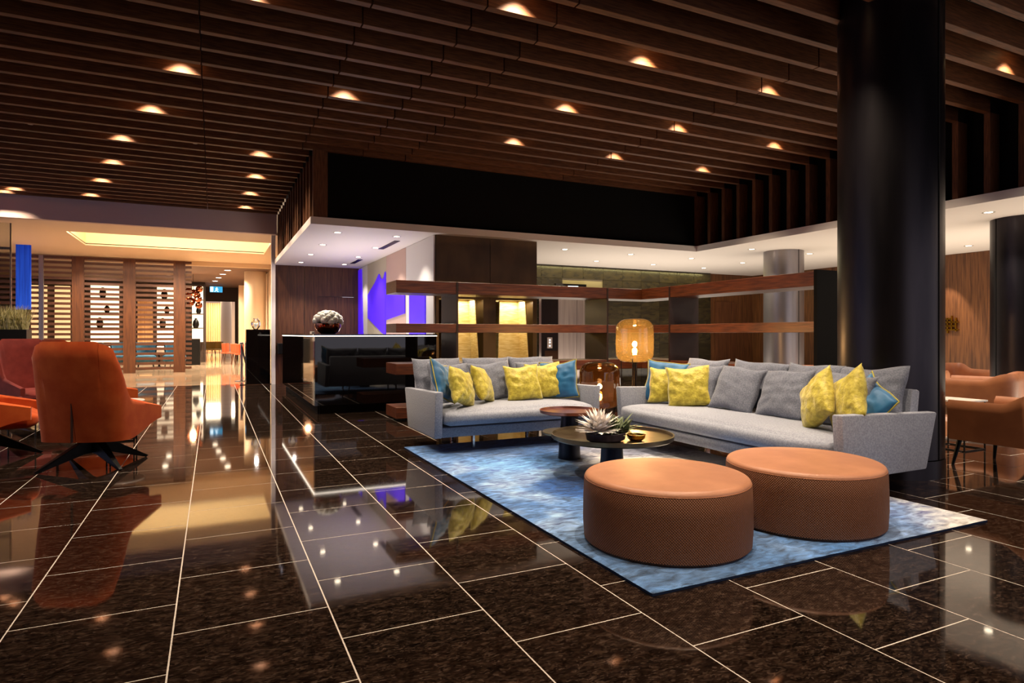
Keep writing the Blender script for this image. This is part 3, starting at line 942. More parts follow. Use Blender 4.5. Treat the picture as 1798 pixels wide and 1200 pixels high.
for i, (x, y) in enumerate(((-3.2, 25.9), (-1.75, 25.9))):
    t = thing('dining_table', 'round white clothed restaurant table behind the %s screen bay' % ['left', 'middle'][i], 'table', (x, y, 0), 0, 'white restaurant tables')
    MB().lathe([(0, 0.76), (0.42, 0.76), (0.44, 0.74), (0.43, 0.55), (0.40, 0.52)], 24).build('tablecloth', 'linen', t, smooth=0.8)
    MB().lathe([(0.25, 0), (0.24, 0.02), (0.04, 0.04), (0.035, 0.74)], 16).build('pedestal', 'black_metal', t, smooth=0.6)

# black pedestal with a glass globe at the entrance, rope stanchion
ped = thing('host_stand', 'black box pedestal at the restaurant entrance beside glass edge', 'pedestal', (0.985, 16.35, 0))
MB().bevbox(-0.28, 0.26, -0.25, 0.25, 0.0, 1.31, 0.006).build('body', 'black_gloss', ped)
MB().box(-0.42, 0.36, -0.30, 0.32, 0.0, 0.015).build('base_plate', 'chrome', ped)
gl = thing('glass_globe', 'small clear glass globe with a white flower on black pedestal', 'ornament', (0.93, 16.3, 1.311))
MB().lathe([(0, 0), (0.05, 0), (0.06, 0.02), (0.10, 0.08), (0.11, 0.14), (0.09, 0.21), (0.05, 0.25), (0.055, 0.27)], 20).build('globe', 'clear', gl, smooth=0)
for i in range(7):
    a = i * 0.9
    MB().tube([(0, 0, 0.03), (0.03 * math.cos(a), 0.03 * math.sin(a), 0.12), (0.05 * math.cos(a), 0.05 * math.sin(a), 0.16)], [0.008, 0.02, 0.004], 6).build('petal', 'petal', gl, smooth=0)
lamp('POINT', 'globe_light', (0.93, 16.0, 1.8), 4, NEUTRAL, size=0.04)


def stanchion(label, loc):
    t = thing('rope_stanchion', label, 'stanchion', loc)
    MB().lathe([(0, 0), (0.17, 0), (0.165, 0.015), (0.03, 0.03), (0.028, 0.92), (0.045, 0.94), (0.045, 0.98), (0.0, 1.0)], 20).build('pole', 'steel', t, smooth=0.6)
    pts = [(0.0, 0.0, 0.9)] + [(0.03 * i, -0.06 * i, 0.9 - 0.18 * i + 0.012 * i * i) for i in range(1, 5)]
    MB().tube(pts, 0.022, 8).build('rope', 'rope', t, smooth=0)


stanchion('slim steel rope stanchion beside the black pedestal', (0.66, 17.4, 0))
stanchion('thin steel rope stanchion beneath the planter at the left edge', (-3.1, 12.6, 0))

# ------------------------------------------------------------------ reception counter
cn = thing('reception_counter', 'long glossy black reception counter with glowing top edge', 'counter', (1.36, 9.65, 0))
MB().bevbox(0.0, 1.89, 0.0, 0.06, 0.13, 1.165, 0.004).build('front_panel', 'black_gloss', cn)
MB().bevbox(-0.005, 0.05, 0.065, 4.7, 0.13, 1.165, 0.004).build('side_panel', 'mirror', cn)
MB().box(0.08, 1.86, 0.07, 0.12, 0, 0.13).build('kick_board', 'black', cn)
MB().box(0.06, 0.10, 0.13, 4.66, 0, 0.13).build('kick_board', 'black', cn)
MB().box(-0.015, 1.90, -0.012, 0.5, 1.178, 1.198).build('worktop', 'black_gloss', cn)
MB().box(-0.015, 0.5, 0.5, 4.72, 1.178, 1.198).build('worktop', 'black_gloss', cn)
MB().box(-0.012, 1.895, -0.009, 0.02, 1.166, 1.177).build('light_strip', 'led', cn)
MB().box(-0.012, 0.02, 0.03, 4.7, 1.166, 1.177).build('light_strip', 'led', cn)
fv = thing('flower_vase', 'round copper bowl of white hydrangeas on black reception counter', 'vase', (1.60, 9.95, 1.199))
MB().lathe([(0, 0), (0.10, 0), (0.16, 0.04), (0.20, 0.11), (0.195, 0.165), (0.18, 0.165), (0.15, 0.10), (0, 0.10)], 28).build('bowl', 'copper_glass', fv, smooth=0.7)
rf = random.Random(3)
for i in range(44):
    a, e = i * 2.4, -0.05 + 1.5 * (i / 44)
    r_ = 0.185
    c = Vector((r_ * math.cos(a) * math.cos(e), r_ * math.sin(a) * math.cos(e), 0.19 + 0.13 * math.sin(e)))
    t = MB()
    bmesh.ops.create_icosphere(t.bm, subdivisions=3, radius=0.050)
    for v in t.bm.verts:
        v.co *= 1 + 0.26 * (rf.random() - 0.4)
        v.co += c
    t.build('flower_head', 'hydrangea', fv, smooth=0)
tag(MB().bevbox(1.365, 1.41, 10.0, 10.2, 1.199, 1.24, 0.004).build('card_holder', 'white_table'), 'small white card holder on left end of black counter', 'card holder')

# ------------------------------------------------------------------ open walnut shelving (two wings)
sh = thing('open_shelving', 'walnut open shelving divider in an L behind the grey sofas', 'shelving', (0, 0, 0))
Y0, Y1 = 8.35, 8.90
zs = [(0.05, 0.20), (0.645, 0.795), (1.22, 1.345), (1.765, 1.935)]
for z0, z1 in zs:
    for a, b in ((2.24, 3.105), (3.135, 5.645), (5.675, 6.33)):
        MB().bevbox(a, b, Y0, Y1, z0, z1, 0.003, 1).build('shelf_board', 'shelf', sh)
    for a, b in ((7.685, 8.90), (5.10, 7.655)):
        MB().bevbox(6.335, 6.88, a, b, z0, z1, 0.003, 1).build('shelf_board', 'shelf_y', sh)
for x in (3.12, 5.66):
    MB().box(x - 0.014, x + 0.014, Y0 - 0.005, Y1 + 0.10, 0, 1.93).build('upright', 'upright', sh)
MB().box(6.33, 6.90, 7.656, 7.684, 0, 1.93).build('upright', 'upright', sh)
MB().box(6.325, 6.93, 5.05, 5.095, 0, 1.95).build('end_panel', 'black_wall', sh)

# ------------------------------------------------------------------ columns


def column(label, x, y, r, h, mat, seam, ring=True):
    t = thing('round_column', label, 'column', (x, y, 0))
    MB().lathe([(r, 0.16), (r, h), (r - 0.01, h)], 72).build('shaft', mat, t, smooth=0.5)
    MB().lathe([(r + 0.006, 0.0), (r + 0.006, 0.152), (r - 0.01, 0.152)], 72).build('plinth', mat, t, smooth=0.5)
    for a in seam:
        MB().box(-0.006, 0.006, -0.004, 0.006, 0.16, h, Matrix.Rotation(a, 4, 'Z') @ Matrix.Translation((0, -r - 0.0, 0))).build('seam_strip', 'black', t)
    return t


def seam_angle(x, y, frac):
    v = math.atan2(-y, -x)            # towards the camera
    return v + PI / 2 + math.asin(frac)


column('massive dark metal column behind the near end of the large sofa', 5.39, 3.57, 0.408, 4.6, 'column', [seam_angle(5.39, 3.57, 0.86)])
column('grey metal column behind the open shelving under the soffit', 10.42, 9.1, 0.38, 2.87, 'column_grey', [seam_angle(10.42, 9.1, 0.72)])
column('dark metal column at the right edge behind tan armchairs', 10.58, 5.0, 0.40, 2.87, 'column', [seam_angle(10.58, 5.0, -0.8)])

# ------------------------------------------------------------------ rug
RX0, RX1, RY0, RY1 = 1.81, 4.46, 2.31, 6.43
rg = thing('area_rug', 'large blue and white patterned rug under the tables and ottomans', 'rug', ((RX0 + RX1) / 2, (RY0 + RY1) / 2, 0))
w, h = (RX1 - RX0) / 2, (RY1 - RY0) / 2
t = MB()
bmesh.ops.create_grid(t.bm, x_segments=40, y_segments=62, size=1)
for v in t.bm.verts:
    e = min(1 - abs(v.co.x), 1 - abs(v.co.y))
    v.co = Vector((v.co.x * w, v.co.y * h, 0.018 + rnd.uniform(-0.001, 0.001) - (0.004 if e < 0.01 else 0)))
t.build('pile', 'rug', rg, smooth=0)
MB().box(-w, w, -h, h, 0.001, 0.0125).build('backing', 'rug_edge', rg)

# ------------------------------------------------------------------ ottomans


def ottoman(label, x, y):
    t = thing('round_ottoman', label, 'ottoman', (x, y, 0.019), 0, 'tan ottomans on the rug')
    r = 0.468
    MB().lathe([(0, 0.005), (r - 0.02, 0.0), (r, 0.018), (r + 0.006, 0.12), (r + 0.004, 0.25), (r, 0.345), (r - 0.006, 0.356), (r - 0.012, 0.356)], 96).build('woven_side', 'weave', t, smooth=0.7)
    prof = [(r - 0.004, 0.353)]
    for i in range(1, 9):
        a = PI / 2 * i / 8
        prof.append((r - 0.044 + 0.040 * math.cos(a), 0.355 + 0.028 * math.sin(a)))
    prof += [(r - 0.12, 0.390), (r - 0.26, 0.395), (0, 0.397)]
    MB().lathe(prof, 96).build('leather_top', 'leather', t, smooth=0)
    MB().lathe([(r - 0.004 + 0.0025 * math.cos(a), 0.3535 + 0.0025 * math.sin(a)) for a in [i * PI / 4 for i in range(9)]], 96).build('top_seam', 'leather_dark', t, smooth=0)


ottoman('low round tan ottoman at the front corner of the rug', 2.356, 2.885)
ottoman('low round tan ottoman nearer the dark column', 3.405, 2.82)


# ------------------------------------------------------------------ pillows
def pillow_mesh(s, th, seed, wrinkle=0.012, n=22, hgt=None, pinch=0.085):
    """knife-edge cushion in the XZ plane, front towards -Y, ears at the corners"""
    rr = random.Random(seed)
    ph = [rr.uniform(0, 6.28) for _ in range(12)]
    fr = [rr.uniform(4, 11) for _ in range(6)]
    hgt = hgt or s
    t = MB()
    grid = {}
    for side in (0, 1):
        for i in range(n + 1):
            for j in range(n + 1):
                u, v = 2 * i / n - 1, 2 * j / n - 1
                edge = i in (0, n) or j in (0, n)
                if side == 1 and edge:
                    grid[(1, i, j)] = grid[(0, i, j)]
                    continue
                k = (max(0, 1 - u * u) * max(0, 1 - v * v))
                y = th / 2 * (k ** 0.42)
                pin = pinch
                x = s / 2 * u * (1 - pin * (1 - v * v) * abs(u) ** 2)
                z = hgt / 2 * v * (1 - pin * (1 - u * u) * abs(v) ** 2)
                if wrinkle:
                    rad = math.sqrt(u * u + v * v)
                    an = math.atan2(v, u)
                    y += wrinkle * (math.sin(fr[0] * an + ph[0] + 3 * rad) * rad * k ** 0.3 + 0.7 * math.sin(fr[1] * u + ph[1] + 2 * v) * math.sin(fr[2] * v + ph[2])
                                    + 0.6 * math.sin(fr[3] * (u + v) + ph[3]) * math.sin(fr[4] * (u - v) + ph[4])) * min(1, 3 * k)
                x += 0.006 * math.sin(5 * v + ph[5])
                z += 0.008 * math.sin(4 * u + ph[6]) - 0.02 * (1 - abs(u)) * (v > 0) * v * hgt
                grid[(side, i, j)] = t.bm.verts.new((x, -y if side == 0 else y, z))
    for side in (0, 1):
        for i in range(n):
            for j in range(n):
                q = [grid[(side, i, j)], grid[(side, i + 1, j)], grid[(side, i + 1, j + 1)], grid[(side, i, j + 1)]]
                t.bm.faces.new(q if side == 0 else q[::-1])
    rim = [grid[(0, i, 0)].co.copy() for i in range(n + 1)] + [grid[(0, n, j)].co.copy() for j in range(1, n + 1)] + \
          [grid[(0, i, n)].co.copy() for i in range(n - 1, -1, -1)] + [grid[(0, 0, j)].co.copy() for j in range(n - 1, -1, -1)]
    return t, rim


PSEED = [10]


def pillow(label, kind, x, y, z, s, rz, tilt=15, roll=0, th=0.17, hgt=None, group=None):
    PSEED[0] += 1
    col = {'g': 'fabric_dark', 'y': 'yellow', 'b': 'blue'}[kind]
    nm = {'g': 'back_pillow', 'y': 'scatter_cushion', 'b': 'scatter_cushion'}[kind]
    root = thing(nm, label, 'cushion', (x, y, z), rot=(R(-tilt), R(roll), R(rz)), group=group)
    mb, rim = pillow_mesh(s, th, PSEED[0], {'g': 0.006, 'y': 0.006, 'b': 0.007}[kind], hgt=hgt, pinch=0.045 if kind == 'g' else 0.085)
    mb.build('cover', col, root, smooth=0)
    if kind == 'b':
        MB().tube(rim, 0.006, 6).build('piping', 'piping', root, smooth=0)
    return root


# ------------------------------------------------------------------ sofas
def sofa(label, loc, rz, W):
    t = thing('sofa', label, 'sofa', loc, rz)
    hw = W / 2
    MB().bevbox(-hw + 0.085, hw - 0.085, -0.475, 0.42, 0.175, 0.272, 0.012).build('base_frame', 'fabric', t, smooth=0.6)
    MB().soft(W - 0.19, 0.86, 0.155, 0.06, 22, 0.025, Matrix.Translation((0, -0.115, 0.288)), front=0.03).build('seat_cushion', 'fabric', t, smooth=0)
    for s in (-1, 1):
        a0, a1 = (-hw, -hw + 0.085) if s < 0 else (hw - 0.085, hw)
        MB().prism([(-0.49, 0.172), (0.43, 0.172), (0.56, 0.60), (-0.525, 0.632)], 'x', a0, a1, bev=0.014).build('arm', 'fabric', t, smooth=0.6)
    MB().prism([(0.30, 0.175), (0.42, 0.175), (0.50, 0.765), (0.40, 0.775)], 'x', -hw + 0.09, hw - 0.09, bev=0.02).build('back_panel', 'fabric', t, smooth=0.6)
    for sx in (-1, 1):
        x = sx * (hw - 0.48)
        MB().bevbox(x - 0.012, x + 0.012, -0.34, -0.28, 0.02, 0.176, 0.004).build('leg', 'chrome', t)
        MB().bevbox(x - 0.012, x + 0.012, 0.30, 0.36, 0.0, 0.176, 0.004).build('leg', 'chrome', t)
        MB().bevbox(x - 0.012, x + 0.012, -0.28, 0.30, 0.150, 0.174, 0.004).build('leg_rail', 'black_metal', t)
    return t


sofa('grey wool sofa facing the camera between shelving and copper table', (2.905, 6.35, 0), 0, 1.91)
sofa('long grey wool sofa in front of the dark column', (4.47, 4.31, 0), R(-90), 2.72)

G1, G2 = 'grey back pillows on the facing sofa', 'grey back pillows on the long sofa'
ZS = 0.465
for i, x in enumerate((2.28, 2.88, 3.47)):
    pillow('large grey back pillow on facing sofa, rear row, %s' % ['left', 'middle', 'right'][i], 'g', x, 6.70, ZS + 0.235, 0.59, [6, 0, -4][i], 20, 0, 0.15, 0.50, G1)
for i, (x, y, rz, rl) in enumerate(((2.34, 6.50, 8, 3), (2.84, 6.49, -2, -4), (3.42, 6.51, -3, 0))):
    pillow('grey pillow on facing sofa, front row, %s' % ['left behind yellow cushions', 'uncovered in the middle', 'right behind yellow cushions'][i], 'g', x, y, ZS + 0.205, 0.50, rz, 20, rl, 0.14, 0.45, G1)
pillow('blue velvet cushion leaning on the facing sofa left arm', 'b', 2.145, 6.17, ZS + 0.245, 0.43, 46, 20, 16, 0.15)
pillow('mustard cushion standing on its corner beside left blue cushion', 'y', 2.29, 6.00, ZS + 0.195, 0.40, 38, 18, 14)
pillow('mustard cushion leaning, second from the facing sofa left arm', 'y', 2.62, 6.24, ZS + 0.195, 0.40, 48, 22, 12)
pillow('mustard cushion sitting frontal right of the middle grey pillow', 'y', 3.13, 6.29, ZS + 0.19, 0.42, -6, 22, -3)
pillow('mustard cushion tucked between frontal mustard and right blue cushion', 'y', 3.43, 6.36, ZS + 0.20, 0.42, -24, 18, -5)
pillow('blue velvet cushion leaning on the facing sofa right arm', 'b', 3.60, 6.30, ZS + 0.205, 0.44, -36, 14, -5, 0.15)

for i, y in enumerate((5.25, 4.52, 3.90, 3.35)):
    pillow('large grey back pillow on long sofa, rear row, %s from far end' % ORD[i], 'g', 4.79, y, ZS + 0.235, [0.62, 0.66, 0.60, 0.60][i], -90 + [0, 3, -2, 2][i], 20, [0, 2, 0, -3][i], 0.15, 0.50, G2)
for i, (y, rl) in enumerate(((5.10, 0), (4.55, 3), (3.99, -3), (3.44, 2))):
    pillow('grey pillow on long sofa, front row, %s' % ['behind the far mustard cushions', 'left of the uncovered pair', 'right of the uncovered pair', 'behind the near mustard cushions'][i], 'g', 4.58, y, ZS + 0.205, 0.54, -90 + [4, 2, -2, -6][i], 24, rl, 0.14, 0.46, G2)
pillow('blue velvet cushion at far end of long sofa behind mustard ones', 'b', 4.46, 5.46, ZS + 0.215, 0.47, -58, 16, 5, 0.15)
pillow('narrow mustard cushion showing between far blue and frontal mustard', 'y', 4.40, 5.36, ZS + 0.185, 0.40, -40, 18, 2)
pillow('mustard cushion facing front at far end of the long sofa', 'y', 4.42, 5.05, ZS + 0.19, 0.45, -44, 20, -5)
pillow('mustard cushion standing on its corner, left of the near pair', 'y', 4.30, 3.43, ZS + 0.215, 0.42, -108, 16, -32)
pillow('mustard cushion standing beside long sofa near arm', 'y', 4.33, 3.19, ZS + 0.235, 0.43, -112, 14, -27)
pillow('blue velvet cushion tucked behind long sofa near arm', 'b', 4.60, 3.24, ZS + 0.165, 0.44, -118, 30, 26, 0.15)

# ------------------------------------------------------------------ coffee tables
ct = thing('coffee_table', 'low round bronze tray table in the middle of rug', 'table', (3.04, 4.42, 0.019))
r = 0.51
MB().lathe([(0, 0.300), (r - 0.02, 0.300), (r, 0.312), (r + 0.003, 0.345), (r - 0.008, 0.345), (r - 0.014, 0.322), (0, 0.322)], 72).build('tray_top', 'bronze', ct, smooth=0.5)
MB().lathe([(0, 0), (0.105, 0.0), (0.105, 0.01), (0.085, 0.30)], 40).build('pedestal', 'leg_metal', ct, smooth=0.5)
ck = thing('side_table', 'tall copper topped side table with a cone pedestal', 'table', (3.07, 5.17, 0.019))
r = 0.285
MB().lathe([(0, 0.425), (r - 0.03, 0.425), (r - 0.004, 0.435), (r, 0.462), (r - 0.007, 0.462), (r - 0.012, 0.440), (0, 0.440)], 60).build('tray_top', 'copper', ck, smooth=0.5)
MB().lathe([(0, 0), (0.108, 0.0), (0.108, 0.01), (0.078, 0.426)], 40).build('pedestal', 'leg_metal', ck, smooth=0.5)
MB().lathe([(0.10, 0.235), (0.255, 0.235), (0.26, 0.25), (0.255, 0.255), (0.10, 0.245)], 60).build('lower_tray', 'bronze', ck, smooth=0.5)

# flower bowl
fb = thing('flower_bowl', 'dark oval bowl with white protea and sage leaves on bronze table', 'flower bowl', (2.83, 4.20, 0.342))
MB().lathe([(0, 0), (0.11, 0), (0.145, 0.02), (0.155, 0.07), (0.148, 0.072), (0.13, 0.03), (0, 0.03)], 40, Matrix.Diagonal((1.12, 0.85, 1.0, 1))).build('bowl', 'bowl', fb, smooth=0.6)


def petal_mesh(name, l_, w_, mat, curl=0.25):
    v, f = [], []
    n = 6
    for i in range(n + 1):
        t = i / n
        ww = w_ * math.sin(PI * min(1, (t * 0.92 + 0.08)) ** 0.8) * (1 - t) ** 0.3
        z = l_ * t
        y = -curl * l_ * t * t
        v += [(-ww, y, z), (0, y + 0.25 * ww, z), (ww, y, z)]
    for i in range(n):
        for k in range(2):
            a = i * 3 + k
            f.append((a, a + 1, a + 4, a + 3))
    me = bpy.data.meshes.new(name)
    me.from_pydata(v, [], f)
    me.materials.append(MAT[mat])
    for p in me.polygons:
        p.use_smooth = True
    return me


pm = petal_mesh('petal', 0.20, 0.036, 'petal', 0.18)
pf = bpy.data.objects.new('protea_flower', None)
COL.objects.link(pf)
pf.parent = fb
pf.location = (-0.075, -0.01, 0.085)
i = 0
for ring, (cnt, lean, zz, sc_) in enumerate(((9, 8, 0.03, 0.8), (13, 22, 0.02, 0.85), (16, 38, 0.01, 0.9), (18, 54, 0.0, 0.9), (18, 70, -0.01, 0.85))):
    for k in range(cnt):
        a = 2 * PI * k / cnt + ring * 0.37
        o = link('petal', pm, pf)
        m_ = Matrix.Translation((0.018 * math.cos(a), 0.018 * math.sin(a), zz)) @ Matrix.Rotation(a + PI / 2, 4, 'Z') @ Matrix.Rotation(R(lean + rnd.uniform(-6, 6)), 4, 'X') @ Matrix.Scale(sc_ * rnd.uniform(0.85, 1.1), 4)
        o.matrix_local = m_
t = MB()
bmesh.ops.create_icosphere(t.bm, subdivisions=3, radius=0.05, matrix=Matrix.Translation((0, 0, 0.07)) @ Matrix.Diagonal((1, 1, 1.5, 1)))
t.build('flower_heart', 'petal', pf, smooth=0)
lm = petal_mesh('leaf', 0.155, 0.022, 'leaf', 0.35)
for k in range(90):
    a = rnd.uniform(0, 2 * PI)
    b = R(rnd.uniform(5, 85))
    o = link('leaf', lm, fb)
    o.matrix_local = Matrix.Translation((0.105 + rnd.uniform(-0.05, 0.06), rnd.uniform(-0.06, 0.06), 0.04 + rnd.uniform(0, 0.055))) @ Matrix.Rotation(a, 4, 'Z') @ Matrix.Rotation(b, 4, 'X') @ Matrix.Scale(rnd.uniform(0.7, 1.2), 4)
tag(MB().lathe([(0, 0), (0.045, 0), (0.07, 0.02), (0.078, 0.05), (0.072, 0.05), (0.06, 0.02), (0, 0.012)], 28).build('gold_bowl', 'gold_metal', loc=(3.08, 4.14, 0.342), smooth=0.6),
    'small shiny gold bowl on bronze table beside the flowers', 'bowl')


# ------------------------------------------------------------------ glass lamps between the sofas
def glass_lamp(label, x, y, z0, hgt, r, mat, power):
    t = thing('glass_lamp', label, 'lamp', (x, y, 0))
    prof = [(0.05, z0 + 0.005)]
    for i in range(9):
        a = PI / 2 * i / 8
        prof.append((r - 0.13 + 0.13 * math.sin(a), z0 + 0.11 - 0.11 * math.cos(a)))
    for i in range(1, 4):
        prof.append((r + 0.004 * math.sin(i), z0 + 0.11 + (hgt - 0.24) * i / 4))
    for i in range(10):
        a = PI / 2 * i / 9
        prof.append((max(0.0, r - 0.15 + 0.15 * math.cos(a)) if i < 9 else 0.06, z0 + hgt - 0.13 + 0.13 * math.sin(a)))
    prof.append((0.0, z0 + hgt + 0.004))
    MB().lathe(prof, 56).build('glass_shade', mat, t, smooth=0)
    MB().lathe([(0, z0 + 0.004), (0.055, z0 + 0.004), (0.055, z0 - 0.01), (0.02, z0 - 0.02), (0.018, 0.02), (0, 0.02)], 24).build('stem', 'black_metal', t, smooth=0.6)
    for k in range(4):
        a = PI / 4 + k * PI / 2
        MB().tube([(r * 0.72 * math.cos(a), r * 0.72 * math.sin(a), z0 + 0.07), (r * 0.72 * math.cos(a), r * 0.72 * math.sin(a), 0.006)], 0.007, 8).build('frame_rod', 'black_metal', t)
    MB().lathe([(r * 0.72 + 0.008 * math.cos(q), 0.012 + 0.008 * math.sin(q)) for q in [i * PI / 4 for i in range(9)]], 40).build('base_ring', 'black_metal', t, smooth=0)
    MB().lathe([(0, z0 + 0.05), (0.018, z0 + 0.05), (0.02, z0 + 0.09), (0, z0 + 0.09)], 14).build('lamp_socket', 'gold_metal', t, smooth=0.6)
    MB().lathe([(0, z0 + 0.09), (0.018, z0 + 0.095), (0.032, z0 + 0.13), (0.028, z0 + 0.165), (0, z0 + 0.18)], 18).build('bulb', 'bulb', t, smooth=0)
    lamp('POINT', 'lamp_glow', (x, y, z0 + 0.22), power, WARMER, size=0.03)


glass_lamp('tall amber glass lamp standing in the corner behind both sofas', 4.86, 6.56, 0.845, 0.55, 0.238, 'amber', 26)
glass_lamp('low smoked glass lamp between the two sofa arms', 4.25, 6.44, 0.30, 0.56, 0.245, 'smoke', 16)


# ------------------------------------------------------------------ armchairs
def shell(plan, top, bot, thick, ns=48, nz=8, lean=None):
    """upholstered shell: plan(s)->(x,y), inner side towards the plan's middle; s from -1 to 1"""
    t = MB()
    outer, inner = [], []
    for i in range(ns + 1):
        s = -1 + 2 * i / ns
        x, y = plan(s)
        e = 1e-3
        xa, ya = plan(max(-1, s - e)); xb, yb = plan(min(1, s + e))
        tx, ty = xb - xa, yb - ya
        L = math.hypot(tx, ty) or 1
        nx, ny = ty / L, -tx / L                     # outward for a clockwise plan
        if nx * x + ny * (y) < 0:
            nx, ny = -nx, -ny
        co, ci = [], []
        for j in range(nz + 1):
            f = j / nz
            z = bot(s) + (top(s) - bot(s)) * f
            ln = lean(s, z) if lean else 0
            rnd_ = thick * 0.5 * (1 - math.sqrt(max(0, 1 - max(0, (f - 0.94) / 0.06) ** 2))) if f > 0.94 else 0
            co.append(t.bm.verts.new((x + nx * (ln + thick / 2 - rnd_), y + ny * (ln + thick / 2 - rnd_), z)))
            ci.append(t.bm.verts.new((x + nx * (ln - thick / 2 + rnd_), y + ny * (ln - thick / 2 + rnd_), z)))
        outer.append(co); inner.append(ci)
    for i in range(ns):
        for j in range(nz):
            t.bm.faces.new((outer[i][j], outer[i + 1][j], outer[i + 1][j + 1], outer[i][j + 1]))
            t.bm.faces.new((inner[i][j + 1], inner[i + 1][j + 1], inner[i + 1][j], inner[i][j]))
        t.bm.faces.new((outer[i][nz], outer[i + 1][nz], inner[i + 1][nz], inner[i][nz]))
        t.bm.faces.new((inner[i][0], inner[i + 1][0], outer[i + 1][0], outer[i][0]))
    for i in (0, ns):
        for j in range(nz):
            t.bm.faces.new((outer[i][j], outer[i][j + 1], inner[i][j + 1], inner[i][j]))
    bmesh.ops.recalc_face_normals(t.bm, faces=t.bm.faces[:])
    return t


def sstep(a, b, x):
    t = max(0, min(1, (x - a) / (b - a)))
    return t * t * (3 - 2 * t)


def wing_chair(label, loc, rz, mat, legrot=0.0):
    """high back rust chair on a four-legged star base; front towards -Y"""
    t = thing('wing_chair', label, 'armchair', loc, rz, 'rust wing chairs on the left')
    W = 0.235

    def plan(s):
        a = abs(s)
        sg = 1 if s > 0 else -1
        if a < 0.34:
            q = a / 0.34
            return sg * W * q, 0.30 - 0.03 * q * q
        if a < 0.52:
            q = (a - 0.34) / 0.18 * PI / 2
            return sg * (W + 0.105 * math.sin(q)), 0.27 - 0.11 * (1 - math.cos(q))
        q = (a - 0.52) / 0.48
        return sg * (W + 0.105 + 0.035 * q), 0.16 - 0.56 * q

    def top(s):
        a = abs(s)
        if a < 0.26:
            return 1.135
        if a < 0.42:
            return 1.135 - 0.11 * (1 - math.sqrt(max(0, 1 - ((a - 0.26) / 0.16) ** 2)))
        q = (a - 0.42) / 0.19
        if q < 1:
            return 1.025 - 0.40 * sstep(-0.15, 1, q)
        return 0.615 - 0.11 * (a - 0.61) / 0.39

    def bot(s):
        a = abs(s)
        return 0.25 + 0.13 * sstep(0.55, 1.0, a)

    def lean(s, z):
        a = abs(s)
        back = 1 - sstep(0.35, 0.6, a)
        return (z - 0.25) * (0.17 * back) - 0.05 * back - (0.055 * sstep(0.28, 0.5, a) * (1 - sstep(0.5, 0.62, a)) * max(0, z - 0.6))
    shell(plan, top, bot, 0.055, 88, 12, lean).build('shell', mat, t, smooth=0.9)
    MB().box(-0.003, 0.003, 0.312, 0.34, 0.26, 0.60).build('back_seam', 'seam', t)
    MB().soft(0.60, 0.66, 0.15, 0.055, 10, 0.03, Matrix.Translation((0, -0.09, 0.285)), front=0.03).build('seat_cushion', mat, t, smooth=0)
    MB().lathe([(0, 0.29), (0.10, 0.29), (0.10, 0.25), (0.035, 0.24), (0.035, 0.13), (0, 0.13)], 20).build('swivel_hub', 'black_metal', t, smooth=0.6)
    for k in range(4):
        a = legrot + k * PI / 2
        m_ = Matrix.Rotation(a, 4, 'Z')
        lg = MB()
        lg._add([(0.0, -0.042, 0.245), (0.0, 0.042, 0.245), (0.0, 0.036, 0.125), (0.0, -0.036, 0.125),
                 (0.10, -0.038, 0.235), (0.10, 0.038, 0.235), (0.10, 0.032, 0.115), (0.10, -0.032, 0.115),
                 (0.475, -0.013, 0.016), (0.475, 0.013, 0.016), (0.455, 0.011, 0.0), (0.455, -0.011, 0.0)],
                [(0, 1, 5, 4), (1, 2, 6, 5), (2, 3, 7, 6), (3, 0, 4, 7), (4, 5, 9, 8), (5, 6, 10, 9), (6, 7, 11, 10), (7, 4, 8, 11), (8, 9, 10, 11), (0, 3, 2, 1)], m_)
        lg.build('leg', 'black_metal', t)
    return t


def chair_at(label, x, y, az, mat, legrot):
    rz = PI - R(az)
    return wing_chair(label, (x, y, 0), rz, mat, legrot - rz)


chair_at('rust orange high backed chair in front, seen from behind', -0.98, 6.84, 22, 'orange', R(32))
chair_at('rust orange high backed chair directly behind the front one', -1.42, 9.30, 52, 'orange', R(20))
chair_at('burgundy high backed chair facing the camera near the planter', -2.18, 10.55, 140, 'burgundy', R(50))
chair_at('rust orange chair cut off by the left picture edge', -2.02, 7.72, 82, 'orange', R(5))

t = thing('side_table', 'small white topped side table behind the front rust chair', 'table', (-0.93, 8.32, 0))
MB().lathe([(0, 0.435), (0.22, 0.435), (0.225, 0.445), (0.22, 0.452), (0, 0.452)], 36).build('table_top', 'white_table', t, smooth=0.5)
for sx in (-1, 1):
    for sy in (-1, 1):
        MB().box(sx * 0.13 - 0.008, sx * 0.13 + 0.008, sy * 0.13 - 0.008, sy * 0.13 + 0.008, 0, 0.436).build('leg', 'black_metal', t)
MB().box(-0.13, 0.13, -0.138, -0.122, 0, 0.016).build('floor_bar', 'black_metal', t)
MB().box(-0.13, 0.13, 0.122, 0.138, 0, 0.016).build('floor_bar', 'black_metal', t)
t = thing('side_table', 'round dark glass side table between the rust chairs', 'table', (-2.10, 9.15, 0))
MB().lathe([(0, 0.43), (0.27, 0.43), (0.275, 0.44), (0.27, 0.448), (0, 0.448)], 36).build('table_top', 'glass_top', t, smooth=0.5)
for k in range(3):
    a = k * 2 * PI / 3
    MB().tube([(0.2 * math.cos(a), 0.2 * math.sin(a), 0.43), (0.2 * math.cos(a), 0.2 * math.sin(a), 0)], 0.009, 6).build('leg', 'black_metal', t)

